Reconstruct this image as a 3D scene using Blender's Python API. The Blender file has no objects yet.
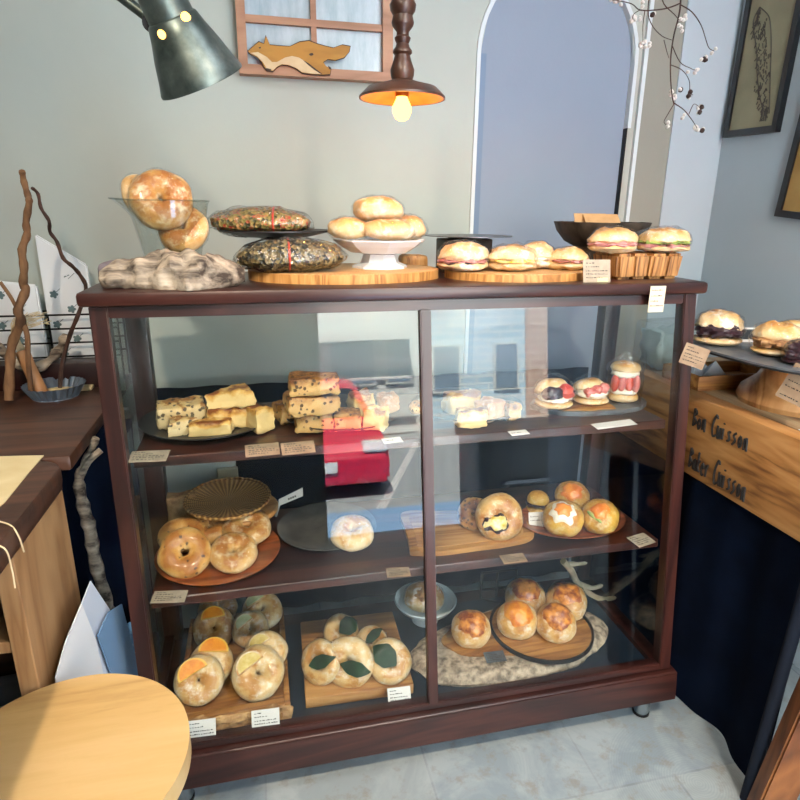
import bpy, bmesh, math, random
from mathutils import Vector, Matrix, noise
PI = math.pi
S = bpy.context.scene
COL = S.collection
rnd = random.Random(7)

# ------------------------------------------------------------------ camera geometry
CAM = Vector((-.3132, -1.135, 1.2109)); YAW, PITCH, ROLL, FOC = -.2281, .3009, .0104, 609.03
cy, sy, cp, sp = math.cos(YAW), math.sin(YAW), math.cos(PITCH), math.sin(PITCH)
FWD = Vector((-sy*cp, cy*cp, -sp)); RT0 = Vector((cy, sy, 0)); UP0 = RT0.cross(FWD)
RT = math.cos(ROLL)*RT0 + math.sin(ROLL)*UP0; UP = -math.sin(ROLL)*RT0 + math.cos(ROLL)*UP0
def ray(px, py): return RT*((px-400)/FOC) + UP*((400-py)/FOC) + FWD
def on(px, py, z):
    d = ray(px, py); return CAM + d*((z-CAM.z)/d.z)
def aty(px, py, y):
    d = ray(px, py); return CAM + d*((y-CAM.y)/d.y)
def atx(px, py, x):
    d = ray(px, py); return CAM + d*((x-CAM.x)/d.x)
def prj(P):
    v = P-CAM; d = v.dot(FWD); return 400+FOC*v.dot(RT)/d, 400-FOC*v.dot(UP)/d
def mpp(P): return (P-CAM).dot(FWD)/FOC

cd = bpy.data.cameras.new('camera'); co = bpy.data.objects.new('camera', cd); COL.objects.link(co)
co.matrix_world = Matrix((RT, UP, -FWD)).transposed().to_4x4(); co.location = CAM
cd.sensor_width = 36; cd.lens = FOC/800*36; cd.clip_start = .02
S.camera = co

# ------------------------------------------------------------------ materials
MATS = {}
def lin(c):
    if isinstance(c, str):
        c = c.lstrip('#'); c = [int(c[i:i+2], 16)/255 for i in (0, 2, 4)]
    return tuple((v/12.92 if v <= .04045 else ((v+.055)/1.055)**2.4) for v in c[:3]) + (1,)
class NT:
    def __init__(s, m): s.t = m.node_tree; s.t.nodes.clear()
    def n(s, typ, **kw):
        nd = s.t.nodes.new(typ)
        for k, v in kw.items(): setattr(nd, k, v)
        return nd
    def l(s, a, b): s.t.links.new(a, b)
    def coords(s, stretch=(1, 1, 1), rot=(0, 0, 0), src='Object', rand=True):
        tc = s.n('ShaderNodeTexCoord'); mp = s.n('ShaderNodeMapping'); s.l(tc.outputs[src], mp.inputs['Vector'])
        mp.inputs['Scale'].default_value = stretch; mp.inputs['Rotation'].default_value = rot
        if rand and src == 'Object':
            oi = s.n('ShaderNodeObjectInfo'); vm = s.n('ShaderNodeVectorMath', operation='SCALE'); vm.inputs[0].default_value = (3.1, 5.7, 9.3)
            s.l(oi.outputs['Random'], vm.inputs['Scale']); s.l(vm.outputs[0], mp.inputs['Location'])
        return mp.outputs['Vector']
    def noise(s, v, scale, detail=4, rough=.55, dist=0):
        t = s.n('ShaderNodeTexNoise'); t.inputs['Scale'].default_value = scale; t.inputs['Detail'].default_value = detail
        t.inputs['Roughness'].default_value = rough; t.inputs['Distortion'].default_value = dist
        s.l(v, t.inputs['Vector']); return t.outputs['Fac']
    def ramp(s, f, stops):
        r = s.n('ShaderNodeValToRGB'); e = r.color_ramp.elements
        while len(e) < len(stops): e.new(.5)
        for i, (p, c) in enumerate(stops): e[i].position = p; e[i].color = lin(c)
        s.l(f, r.inputs['Fac']); return r.outputs['Color']
    def mix(s, f, a, b, mode='MIX'):
        m = s.n('ShaderNodeMix', data_type='RGBA', blend_type=mode)
        for k, v in ((0, f), (6, a), (7, b)):
            if hasattr(v, 'links'): s.l(v, m.inputs[k])
            elif k == 0: m.inputs[0].default_value = v
            else: m.inputs[k].default_value = lin(v)
        return m.outputs[2]
    def math(s, op, a, b=0.0, c=0.0):
        m = s.n('ShaderNodeMath', operation=op)
        for k, v in enumerate((a, b, c)):
            if hasattr(v, 'links'): s.l(v, m.inputs[k])
            else: m.inputs[k].default_value = v
        return m.outputs[0]
    def out(s, color, rough=.5, metal=0, coat=0, bump=None, bstr=.2, bdist=.002, spec=.5, emit=0, alpha=None, trans=0):
        b = s.n('ShaderNodeBsdfPrincipled'); o = s.n('ShaderNodeOutputMaterial'); s.l(b.outputs[0], o.inputs[0])
        if hasattr(color, 'links'): s.l(color, b.inputs['Base Color'])
        else: b.inputs['Base Color'].default_value = lin(color)
        if hasattr(rough, 'links'): s.l(rough, b.inputs['Roughness'])
        else: b.inputs['Roughness'].default_value = rough
        b.inputs['Metallic'].default_value = metal; b.inputs['Coat Weight'].default_value = coat; b.inputs['Coat Roughness'].default_value = .12
        b.inputs['Specular IOR Level'].default_value = spec; b.inputs['Transmission Weight'].default_value = trans
        if emit:
            b.inputs['Emission Strength'].default_value = emit
            if hasattr(color, 'links'): s.l(color, b.inputs['Emission Color'])
            else: b.inputs['Emission Color'].default_value = lin(color)
        if bump is not None:
            bp = s.n('ShaderNodeBump'); bp.inputs['Strength'].default_value = bstr; bp.inputs['Distance'].default_value = bdist
            s.l(bump, bp.inputs['Height']); s.l(bp.outputs[0], b.inputs['Normal'])
        return b
def new(name):
    m = bpy.data.materials.new(name); m.use_nodes = True; MATS[name] = m; return m, NT(m)
def plain(name, c, rough=.5, metal=0, coat=0, c2=None, scale=12, stretch=(1, 1, 1), bstr=0, bscale=60, spec=.5, emit=0, lo=.35, hi=.65, det=4):
    m, t = new(name); v = t.coords(stretch); col = c
    if c2: col = t.ramp(t.noise(v, scale, det), [(lo, c), (hi, c2)])
    t.out(col, rough, metal, coat, t.noise(v, bscale, 5) if bstr else None, bstr, spec=spec, emit=emit); return m
def wood(name, c1, c2, c3, axis='X', ring=8, fine=60, rough=.45, coat=0, bstr=.15, dist=2.5):
    m, t = new(name); st = {'X': (.12, 1, 1), 'Y': (1, .12, 1), 'Z': (1, 1, .12)}[axis]
    v = t.coords(st); n1 = t.noise(v, ring, 3, .5, dist); n2 = t.noise(v, fine, 5, .65, .4)
    w = t.math('FRACT', t.math('MULTIPLY', n1, 5)); w = t.math('ABSOLUTE', t.math('SUBTRACT', w, .5))
    f = t.math('ADD', t.math('MULTIPLY', w, 1.0), t.math('MULTIPLY', n2, .6))
    col = t.ramp(f, [(.22, c1), (.5, c2), (.85, c3)])
    t.out(col, rough, 0, coat, n2, bstr); return m
def endgrain(name, c1, c2, c3, rings=90, rough=.55):
    m, t = new(name); v = t.coords(); g = t.n('ShaderNodeTexWave', wave_type='RINGS', rings_direction='Z'); g.inputs['Scale'].default_value = rings
    g.inputs['Distortion'].default_value = 4; g.inputs['Detail'].default_value = 3; t.l(v, g.inputs['Vector'])
    f = t.math('ADD', t.math('MULTIPLY', g.outputs['Fac'], .5), t.math('MULTIPLY', t.noise(v, 25), .5))
    t.out(t.ramp(f, [(.25, c1), (.5, c2), (.8, c3)]), rough, 0, 0, f, .15); return m
def bread(name, pale, gold, brown, flour=None, coat=.15, speck=None, z0=.4, z1=1.15):
    m, t = new(name); v = t.coords(); tc = t.n('ShaderNodeTexCoord'); sp_ = t.n('ShaderNodeSeparateXYZ'); t.l(tc.outputs['Generated'], sp_.inputs[0])
    nz = t.noise(v, 28, 4); f = t.math('ADD', sp_.outputs['Z'], t.math('MULTIPLY', t.math('SUBTRACT', nz, .5), 1.3))
    col = t.ramp(f, [(z0, pale), ((z0+z1)/2, gold), (z1, brown)])
    if flour: col = t.mix(t.ramp(t.noise(v, 45, 5, .7), [(.50, '000000'), (.66, 'dddddd')]), col, flour)
    if speck:
        vo = t.n('ShaderNodeTexVoronoi'); vo.inputs['Scale'].default_value = speck[1]; t.l(v, vo.inputs['Vector'])
        dd_ = t.math('ADD', vo.outputs['Distance'], t.math('MULTIPLY', t.math('SUBTRACT', t.noise(v, 160, 3), .5), .55)); col = t.mix(t.ramp(dd_, [(speck[2]-.02, 'eeeeee'), (speck[2]+.06, '000000')]), col, speck[0])
    t.out(col, .5, 0, coat, t.noise(v, 90, 5), .55, .004); return m
def clear(name, tint='ffffff', ior=1.45, rough=.0, boost=1.0, base=0.0, bump=0, bscale=40, dens=0):
    """see-through sheet: transparent plus mirror by angle"""
    m, t = new(name); g = t.n('ShaderNodeNewGeometry'); fr = t.n('ShaderNodeFresnel')
    t.l(t.math('POWER', ior, t.math('SUBTRACT', 1, t.math('MULTIPLY', g.outputs['Backfacing'], 2))), fr.inputs['IOR'])
    gl = t.n('ShaderNodeBsdfGlossy'); gl.inputs['Roughness'].default_value = rough
    tr = t.n('ShaderNodeBsdfTransparent'); tr.inputs[0].default_value = lin(tint); f = fr.outputs[0]
    if bump:
        v = t.coords((1, 1, .6)); b = t.n('ShaderNodeBump'); b.inputs['Strength'].default_value = bump; b.inputs['Distance'].default_value = .01
        nz = t.noise(v, bscale, 3, .6, 1.2); t.l(nz, b.inputs['Height']); t.l(b.outputs[0], fr.inputs['Normal']); t.l(b.outputs[0], gl.inputs['Normal'])
    f = t.math('MINIMUM', t.math('ADD', t.math('MULTIPLY', f, boost), base), 1)
    mx = t.n('ShaderNodeMixShader'); t.l(f, mx.inputs[0]); t.l(tr.outputs[0], mx.inputs[1]); t.l(gl.outputs[0], mx.inputs[2])
    o = t.n('ShaderNodeOutputMaterial'); t.l(mx.outputs[0], o.inputs[0]); return m

MAHOG = wood('mahogany', '1d0d0b', '2d1411', '3e1f19', 'X', 5, 45, .36, .15)
MAHOGZ = wood('mahogany_upright', '1d0d0b', '2d1411', '3e1f19', 'Z', 5, 45, .36, .15)
SHELFW = wood('shelf_wood', '1c0c0a', '33160f', '4a2417', 'X', 5, 45, .35, .3)
LIGHTW = wood('light_wood', '8a5a30', 'a97743', 'c09056', 'X', 7, 60, .5)
OAK = wood('oak_board', '7a4a22', '9c6a36', 'b58449', 'X', 8, 60, .5)
REDW = wood('red_wood_plate', '5c2a14', '86421f', 'a5592c', 'X', 6, 60, .3, .3)
STOOLW = wood('stool_pine', 'ae8a54', 'c8a66c', 'd2b27c', 'X', 4, 70, .35, .2, .1, 1.0)
PANELW = wood('panel_wood', '8a6440', 'a27d55', 'b08c62', 'Z', 4, 50, .5)
DESKW = wood('desk_wood', '2f1d14', '452b1e', '573829', 'X', 4, 60, .4, .1)
PLANKW = wood('plank_wood', '5a3418', 'a5733f', 'b98954', 'Y', 11, 50, .55, 0, .3, .8)
PLANKTOP = wood('plank_top_wood', '7a6248', '9c866a', 'b0a080', 'Y', 6, 35, .55)
LEGW = wood('old_leg_wood', '4a2812', '6d3f1e', '85532b', 'Z', 5, 40, .5)
TURNEDW = wood('turned_wood', '2a1810', '3f261a', '543526', 'Z', 4, 60, .4, .15)
FRAMEW = wood('window_wood', '8f6447', 'a5765a', 'b58868', 'X', 4, 40, .5)
BARK = plain('bark', '4d3f33', .85, c2='a8937b', scale=35, stretch=(.4, 1, 1), bstr=1, bscale=45)
BARKP = plain('pale_bark', '6e5f50', .85, c2='c0ab93', scale=60, bstr=1, bscale=70)
ROUGHCUT = plain('rough_cut_wood', '7e5632', .8, c2='c49a68', scale=40, bstr=1, bscale=35)
DRIFT = plain('driftwood', '3a3029', .9, c2='b5a794', scale=55, stretch=(.12, 1, 1), bstr=1, bscale=34, lo=.38, hi=.66, det=8)
BRANCH = plain('branch_bark', '4f3420', .8, c2='8a6644', scale=30, stretch=(1, 1, .3), bstr=.6)
BRANCHD = plain('dark_twig', '2a1a14', .8, c2='4a3026', scale=30, bstr=.4)
SLICE = endgrain('log_slice', 'a87a48', 'c79a62', 'd9b57e')
SLICEE = wood('log_slice_edge', '8c5c2c', 'b98244', 'cf9d5e', 'Z', 12, 60, .55)
TRAYEDGE = wood('split_log', '4a2d18', '9a6a38', 'b88850', 'Z', 14, 50, .6)
IRON = plain('dark_iron', '1d1c1d', .45, .3, c2='2c2a2b', scale=30, bstr=.15)
BLACK = plain('black_metal', '0c0c0e', .4, .3)
SLATE = plain('slate', '4a4e54', .3, c2='666b70', scale=25, bstr=.2)
GREYP = plain('grey_plate', '3c3937', .4, c2='5b5752', scale=20, bstr=.2)
WHITEC = plain('white_ceramic', 'dfe3e6', .18, coat=.5)
CELAD = plain('pale_blue_ceramic', 'c9d6da', .2, coat=.4)
BOWLD = plain('dark_carved_wood', '1e1813', .6, c2='4c4238', scale=30, stretch=(1, 1, .2), bstr=.9, bscale=40)
TIN = plain('tin', '8c9db0', .3, .3)
CHROME = plain('chrome', 'a9b2b8', .18, 1)
NAVY = plain('navy_cloth', '071226', .9, c2='0b1a33', scale=8, bstr=.3, bscale=200, spec=.15)
NAVY2 = plain('navy_cloth_edge', '071020', .8, c2='0a1526', scale=8, spec=.3)
TEAL = plain('dark_teal_cloth', '0b1a24', .85, c2='10252f', scale=6)
CARD = plain('tag_card', 'a89a86', .8, c2='978a78', scale=60)
CARDW = plain('white_card', 'd6d2cc', .7)
KRAFT = plain('kraft_card', '806a54', .85, c2='907a62', scale=40)
KRAFTP = plain('kraft_paper', 'b58c5e', .8, c2='c29b6d', scale=30)
INK = plain('ink', '1a1614', .7)
INKS = plain('faded_ink', '4c4740', .8)
WHITEP = plain('white_paper', 'dfe4e8', .7)
BLUEP = plain('white_board_paper', 'c7d3e2', .6)
BLUEG = plain('blue_paper', '6f93b8', .6)
PRINT = plain('print_green_grey', '5e7478', .8)
CREAMP = plain('cream_paper', 'cbb98a', .8, c2='d6c79c', scale=15, bstr=.3)
RAFF = plain('raffia', 'd6c4a0', .8)
BAMB = plain('bamboo', 'a0714a', .5, c2='b98a5e', scale=15, stretch=(1, 1, .2))
GREYBAG = plain('grey_folded_bag', '5a6672', .5, c2='8894a0', scale=10)
CLOTHB = plain('blue_cloth', '3f6f9c', .8, c2='5a8ab4', scale=12)
WICK = None
ANTLER = plain('antler', 'b7a98f', .5, c2='8d7f66', scale=25)
CREAM = plain('cream', 'ece2cf', .45, coat=.2)
ANKO = plain('red_bean', '20121a', .35, c2='3a2028', scale=90, coat=.3, bstr=.8, bscale=120)
BERRY = plain('strawberry', 'b3271f', .3, c2='d4543c', scale=60, coat=.4)
BERRYP = plain('strawberry_cut', 'd98a82', .35, c2='b8342c', scale=30, coat=.3)
HAM = plain('ham', 'd09a96', .4, c2='b56f6c', scale=25, coat=.2)
LETT = plain('lettuce', '6f8a3c', .5, c2='a8b25e', scale=40)
NUT = plain('nut_crumb', '7a5230', .6, c2='b98a58', scale=110, bstr=1, bscale=100)
LEAF = plain('sakura_leaf', '1f3a22', .5, c2='2f5232', scale=40, coat=.2, bstr=.5)
LEMON = plain('lemon_slice', 'c8aa4e', .5, c2='dcc680', scale=90, coat=.08)
PALEG = plain('pale_lime_slice', 'b6b884', .35, c2='d2d0a6', scale=50, coat=.4)
ORANGE = plain('orange_flesh', 'd97808', .5, c2='e8962a', scale=90, coat=.08)
PEEL = plain('orange_peel', 'e3b34a', .5, coat=.05)
CHEESE = plain('baked_cheese', 'c9661a', .4, c2='e89a2c', scale=50, coat=.3, bstr=.8, bscale=60)
CHEESEB = plain('browned_cheese', '8a3f16', .4, c2='d98a34', scale=55, coat=.3, bstr=.8, bscale=70, lo=.4, hi=.6)
EGG = plain('egg_salad', 'd8b63a', .4, c2='f0e2ac', scale=70, coat=.2)
SALMON = plain('orange_topping', 'd9701e', .35, c2='ec9438', scale=40, coat=.3)
B_BAGEL = bread('bagel_crust', 'dfbf8c', 'cd9c58', 'a86a30', 'ecd9b4', .25)
B_BAGELP = bread('pale_bagel_crust', 'e2cb9f', 'd3a868', 'bd8440', 'ece0c8', .3, z0=.5, z1=1.3)
B_FRUIT = bread('blueberry_bagel_crust', 'dcbb85', 'cb9750', 'a5672c', None, .3, ('2a2028', 60, .16))
B_BUN = bread('bun_crust', 'e0c290', 'cf9f5a', 'b27634', 'e8dcc4', .12)
B_FLOUR = bread('floured_bun_crust', 'dbbf92', 'c99f66', 'ad7a44', 'f3eee4', .05)
B_ROLL = bread('yellow_roll_crust', 'dcb456', 'd09c3c', 'b87a2a', 'e6cf98', .2)
B_SCONE = bread('scone_crumb', 'e0c285', 'cf9f50', '7d4418', None, .0, None, .66, .98)
B_SCHOC = bread('dark_scone_crumb', 'c39a5e', 'b07f45', '6a3c18', None, .0, ('2a1710', 80, .26), .6, 1.0)
B_SCHIP = bread('chip_scone_crumb', 'dcc596', 'cfae74', '9a6a34', None, .0, ('1c1210', 70, .27), .7, 1.2)
B_CRUMB = bread('crumble_top', 'c89a70', 'b9845c', '9a6040', 'dcc0a8', 0)
def granola(name, a, b, c, d):
    m, t = new(name); v = t.coords(); vo = t.n('ShaderNodeTexVoronoi'); vo.inputs['Scale'].default_value = 170; t.l(v, vo.inputs['Vector'])
    sp_ = t.n('ShaderNodeSeparateColor'); t.l(vo.outputs['Color'], sp_.inputs[0])
    col = t.ramp(sp_.outputs[0], [(0, a), (.35, b), (.6, c), (.96, d)]); t.out(col, .5, 0, .3, vo.outputs['Distance'], 1, .004); return m
GRAN1 = granola('herb_loaf', '2e331c', '8a7a3c', 'b59a58', 'b2402c')
GRAN2 = granola('dark_fruit_loaf', '120f0e', '2a2c1e', '6b5a34', '9a8a60')
GLASS = clear('pane_glass', 'f8fbfb', 1.42)
PITCHG = clear('jug_glass', 'eef3f2', 1.5, .02, 1.6, .02)
FILM = clear('clear_film', 'fefefe', 1.3, .08, .75, .0, .9, 45)
FILM2 = clear('clear_film_bag', 'fafbfb', 1.42, .1, 1.9, .02, 1.0, 32)

# ------------------------------------------------------------------ mesh helpers
def mk(name, bm, mat, parent=None, smooth=True, loc=None, rot=None):
    bmesh.ops.recalc_face_normals(bm, faces=bm.faces)
    me = bpy.data.meshes.new(name); bm.to_mesh(me); bm.free(); me.materials.append(mat)
    if smooth:
        me.polygons.foreach_set('use_smooth', [True]*len(me.polygons))
        try: me.set_sharp_from_angle(angle=math.radians(40))
        except Exception: pass
    o = bpy.data.objects.new(name, me); COL.objects.link(o)
    if parent: o.parent = parent
    if loc is not None: o.location = loc
    if rot is not None: o.rotation_euler = rot
    return o
def tag(o, label, cat, group=None, kind=None):
    o['label'] = label; o['category'] = cat
    if group: o['group'] = group
    if kind: o['kind'] = kind
    return o
def T(name, label, cat, loc, rot=(0, 0, 0), group=None):
    o = bpy.data.objects.new(name, None); COL.objects.link(o); o.location = loc; o.rotation_euler = rot; o.empty_display_size = .02
    return tag(o, label, cat, group)
def struct(name, bm, mat, smooth=False, parent=None):
    o = mk(name, bm, mat, parent, smooth)
    if not parent: o['kind'] = 'structure'
    return o
def hexa(bm, p):   # p: 8 corners, bottom ring then top ring
    v = [bm.verts.new(q) for q in p]
    for f in ((3, 2, 1, 0), (4, 5, 6, 7), (0, 1, 5, 4), (1, 2, 6, 5), (2, 3, 7, 6), (3, 0, 4, 7)): bm.faces.new([v[i] for i in f])
    return bm
def bx(x0, x1, y0, y1, z0, z1, bev=0, bm=None, seg=2):
    b = bmesh.new(); hexa(b, [(x0, y0, z0), (x1, y0, z0), (x1, y1, z0), (x0, y1, z0), (x0, y0, z1), (x1, y0, z1), (x1, y1, z1), (x0, y1, z1)])
    if bev: bmesh.ops.bevel(b, geom=b.edges[:], offset=bev, segments=seg, affect='EDGES', profile=.5)
    return join(bm, b)
def join(bm, b, M=None):
    if M is not None: bmesh.ops.transform(b, matrix=M, verts=b.verts)
    if bm is None: return b
    me = bpy.data.meshes.new('tmp'); b.to_mesh(me); b.free(); bm.from_mesh(me); bpy.data.meshes.remove(me); return bm
def lathe(prof, n=40, bm=None, cap=True):
    b = bmesh.new(); rings = []
    for r, z in prof:
        if r < 1e-5: rings.append([b.verts.new((0, 0, z))])
        else: rings.append([b.verts.new((r*math.cos(2*PI*k/n), r*math.sin(2*PI*k/n), z)) for k in range(n)])
    for a, c in zip(rings, rings[1:]):
        for k in range(n):
            k2 = (k+1) % n; q = [a[k % len(a)], a[k2 % len(a)], c[k2 % len(c)], c[k % len(c)]]
            q = [v for i, v in enumerate(q) if v not in q[:i]]
            if len(q) > 2: b.faces.new(q)
    return join(bm, b)
def tube(pts, rad, n=8, bm=None, caps=True):
    b = bmesh.new(); pts = [Vector(p) for p in pts]; rings = []
    if not hasattr(rad, '__len__'): rad = [rad]*len(pts)
    up = None
    for i, p in enumerate(pts):
        t = (pts[min(i+1, len(pts)-1)]-pts[max(i-1, 0)]).normalized()
        if up is None: up = t.orthogonal().normalized()
        up = (up - t*up.dot(t)).normalized(); s = t.cross(up)
        rings.append([b.verts.new(p+(up*math.cos(2*PI*k/n)+s*math.sin(2*PI*k/n))*rad[i]) for k in range(n)])
    for a, c in zip(rings, rings[1:]):
        for k in range(n): b.faces.new((a[k], a[(k+1) % n], c[(k+1) % n], c[k]))
    if caps: b.faces.new(rings[0][::-1]); b.faces.new(rings[-1])
    return join(bm, b)
def smoothpath(pts, sub=4):
    pts = [Vector(p) for p in pts]; o = []
    for i in range(len(pts)-1):
        a, b_, c, d = pts[max(i-1, 0)], pts[i], pts[i+1], pts[min(i+2, len(pts)-1)]
        for k in range(sub):
            t = k/sub; o.append(.5*((2*b_)+(c-a)*t+(2*a-5*b_+4*c-d)*t*t+(3*b_-a-3*c+d)*t**3))
    o.append(pts[-1]); return o
def lerp(a, b, t): return a+(b-a)*t
def prism(pts, z0, z1, bev=0, bm=None):
    b = bmesh.new(); lo = [b.verts.new((x, y, z0)) for x, y in pts]; hi = [b.verts.new((x, y, z1)) for x, y in pts]; n = len(pts)
    for k in range(n): b.faces.new((lo[k], lo[(k+1) % n], hi[(k+1) % n], hi[k]))
    f1 = b.faces.new(lo[::-1]); f2 = b.faces.new(hi)
    if bev: bmesh.ops.bevel(b, geom=list(f1.edges)+list(f2.edges), offset=bev, segments=2, affect='EDGES', profile=.5)
    return join(bm, b)
def disp(bm, amp, scale, seed=0, octs=3):
    bm.normal_update(); off = Vector((seed*7.31, seed*3.17, seed*1.7))
    mv = [(v, v.normal*amp*noise.fractal(v.co*scale+off, 1.0, 2.0, octs)) for v in bm.verts]
    for v, d in mv: v.co += d
    return bm
def subdiv(bm, n): bmesh.ops.subdivide_edges(bm, edges=bm.edges[:], cuts=n, use_grid_fill=True); return bm
def grid(fn, nu, nv, wrapu=False, wrapv=False, bm=None):
    b = bmesh.new(); V = [[b.verts.new(fn(i/(nu if wrapu else nu-1), j/(nv if wrapv else nv-1))) for j in range(nv)] for i in range(nu)]
    for i in range(nu if wrapu else nu-1):
        for j in range(nv if wrapv else nv-1):
            b.faces.new((V[i][j], V[(i+1) % nu][j], V[(i+1) % nu][(j+1) % nv], V[i][(j+1) % nv]))
    return join(bm, b)
def wob(n, fn): return [fn(2*PI*k/n) for k in range(n)]

# breads -------------------------------------------------------------------------
def bagel_bm(R, sq=.8, seed=0, grow=0, hole=.13):
    rt = R*(1-hole)/2; Rm = R-rt; off = Vector((seed*3.3, seed*1.9, seed))
    def f(u, v):
        a, b = 2*PI*u, 2*PI*v; w = 1+.13*noise.noise(Vector((math.cos(a)*1.3, math.sin(a)*1.3, 0))+off)
        r = rt*w+grow; d = Rm+r*math.cos(b); z = r*math.sin(b)*sq*(1.1 if math.sin(b) > 0 else .85)
        p = Vector((d*math.cos(a), d*math.sin(a), z)); return p*(1+.03*noise.noise(p*45+off))
    return grid(f, 36, 18, True, True)
def bun_bm(rx, ry, h, seed=0, grow=0, flat=.35, n=.05, top=1.0):
    off = Vector((seed*2.7, seed*1.3, seed*.9))
    def f(u, v):
        a, b = 2*PI*u, PI*v; d = Vector((math.sin(b)*math.cos(a), math.sin(b)*math.sin(a), math.cos(b)))
        k = 1+n*noise.noise(d*2.2+off)+.02*noise.noise(d*7+off)
        z = d.z*h*(1 if d.z > 0 else flat)*k
        q = 1-.0*abs(d.z); e = math.copysign(abs(d.x)**.9, d.x); g = math.copysign(abs(d.y)**.9, d.y)
        return Vector((e*(rx*k*q+grow), g*(ry*k*q+grow), z+math.copysign(grow, d.z)*abs(d.z)))
    bm = bmesh.new(); nu, nv = 32, 18
    V = [[bm.verts.new(f(i/nu, max(.0001, min(.9999, j/(nv-1))))) for j in range(nv)] for i in range(nu)]
    for i in range(nu):
        for j in range(nv-1): bm.faces.new((V[i][j], V[(i+1) % nu][j], V[(i+1) % nu][j+1], V[i][j+1]))
    bmesh.ops.remove_doubles(bm, verts=bm.verts, dist=1e-5); return bm
def patch_bm(rx, ry, h, seed, ang, th=.003, ragged=.35, cdir=(0, -.35, 1)):
    """irregular topping lying over the crown of a bun"""
    c = Vector(cdir).normalized(); s1 = c.orthogonal().normalized(); s2 = c.cross(s1); off = Vector((seed*2.7, seed*1.3, seed*.9))
    def at(a, r, g):
        lim = ang*(1+ragged*noise.noise(Vector((math.cos(a)*2, math.sin(a)*2, seed*3.3)))+.18*noise.noise(Vector((math.cos(a)*6, math.sin(a)*6, seed))))
        t = r*lim; d = c*math.cos(t)+(s1*math.cos(a)+s2*math.sin(a))*math.sin(t)
        k = 1+.05*noise.noise(d*2.2+off)+.02*noise.noise(d*7+off); e = math.copysign(abs(d.x)**.9, d.x); q = math.copysign(abs(d.y)**.9, d.y)
        P = Vector((e*rx*k, q*ry*k, d.z*h*(1 if d.z > 0 else .35)*k)); return P+d*(g+.0016*noise.noise(P*130))
    bm = bmesh.new(); n, m = 36, 7
    top = [[bm.verts.new(at(2*PI*i/n, max(.02, j/(m-1)), th*(1-(j/(m-1))**4)+.0004)) for j in range(m)] for i in range(n)]
    for i in range(n):
        for j in range(m-1): bm.faces.new((top[i][j], top[(i+1) % n][j], top[(i+1) % n][j+1], top[i][j+1]))
    bm.faces.new([top[i][0] for i in range(n)])
    low = [bm.verts.new(at(2*PI*i/n, .97, -.003)) for i in range(n)]
    for i in range(n): bm.faces.new((top[i][m-1], top[(i+1) % n][m-1], low[(i+1) % n], low[i]))
    return bm
def slice_bm(R, half=True, th=.004):
    n = 22; pts = [(R*math.cos(PI*k/n*(1 if half else 2)), R*math.sin(PI*k/n*(1 if half else 2))) for k in range(n+1 if half else n)]
    return prism(pts, -th/2, th/2, .0008)
def block_bm(lx, ly, lz, seed=0, bev=.005, amp=.004, tri=False, outline=None):
    if outline: b = prism(outline, 0, lz, bev)
    elif tri: b = prism([(-lx/2, -ly/2), (lx/2, -ly/2), (lx*.15, ly/2), (-lx*.15, ly/2)], 0, lz, bev)
    else: b = bx(-lx/2, lx/2, -ly/2, ly/2, 0, lz, bev)
    bmesh.ops.triangulate(b, faces=[f for f in b.faces if len(f.verts) > 4])
    bmesh.ops.subdivide_edges(b, edges=[e for e in b.edges if e.calc_length() > .012], cuts=6, use_grid_fill=True)
    for v in b.verts: v.co.z = lz*.5+(v.co.z-lz*.5)*(1+.10*noise.noise(Vector((v.co.x*30+seed, v.co.y*30, 0))))
    return disp(disp(b, amp*1.05, 45, seed, 3), .0019, 220, seed+9, 3)
def egg_tilt(tx, tz): return (tx, 0, tz)
def facing(P): return -math.atan2(P.x-CAM.x, P.y-CAM.y)

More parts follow.
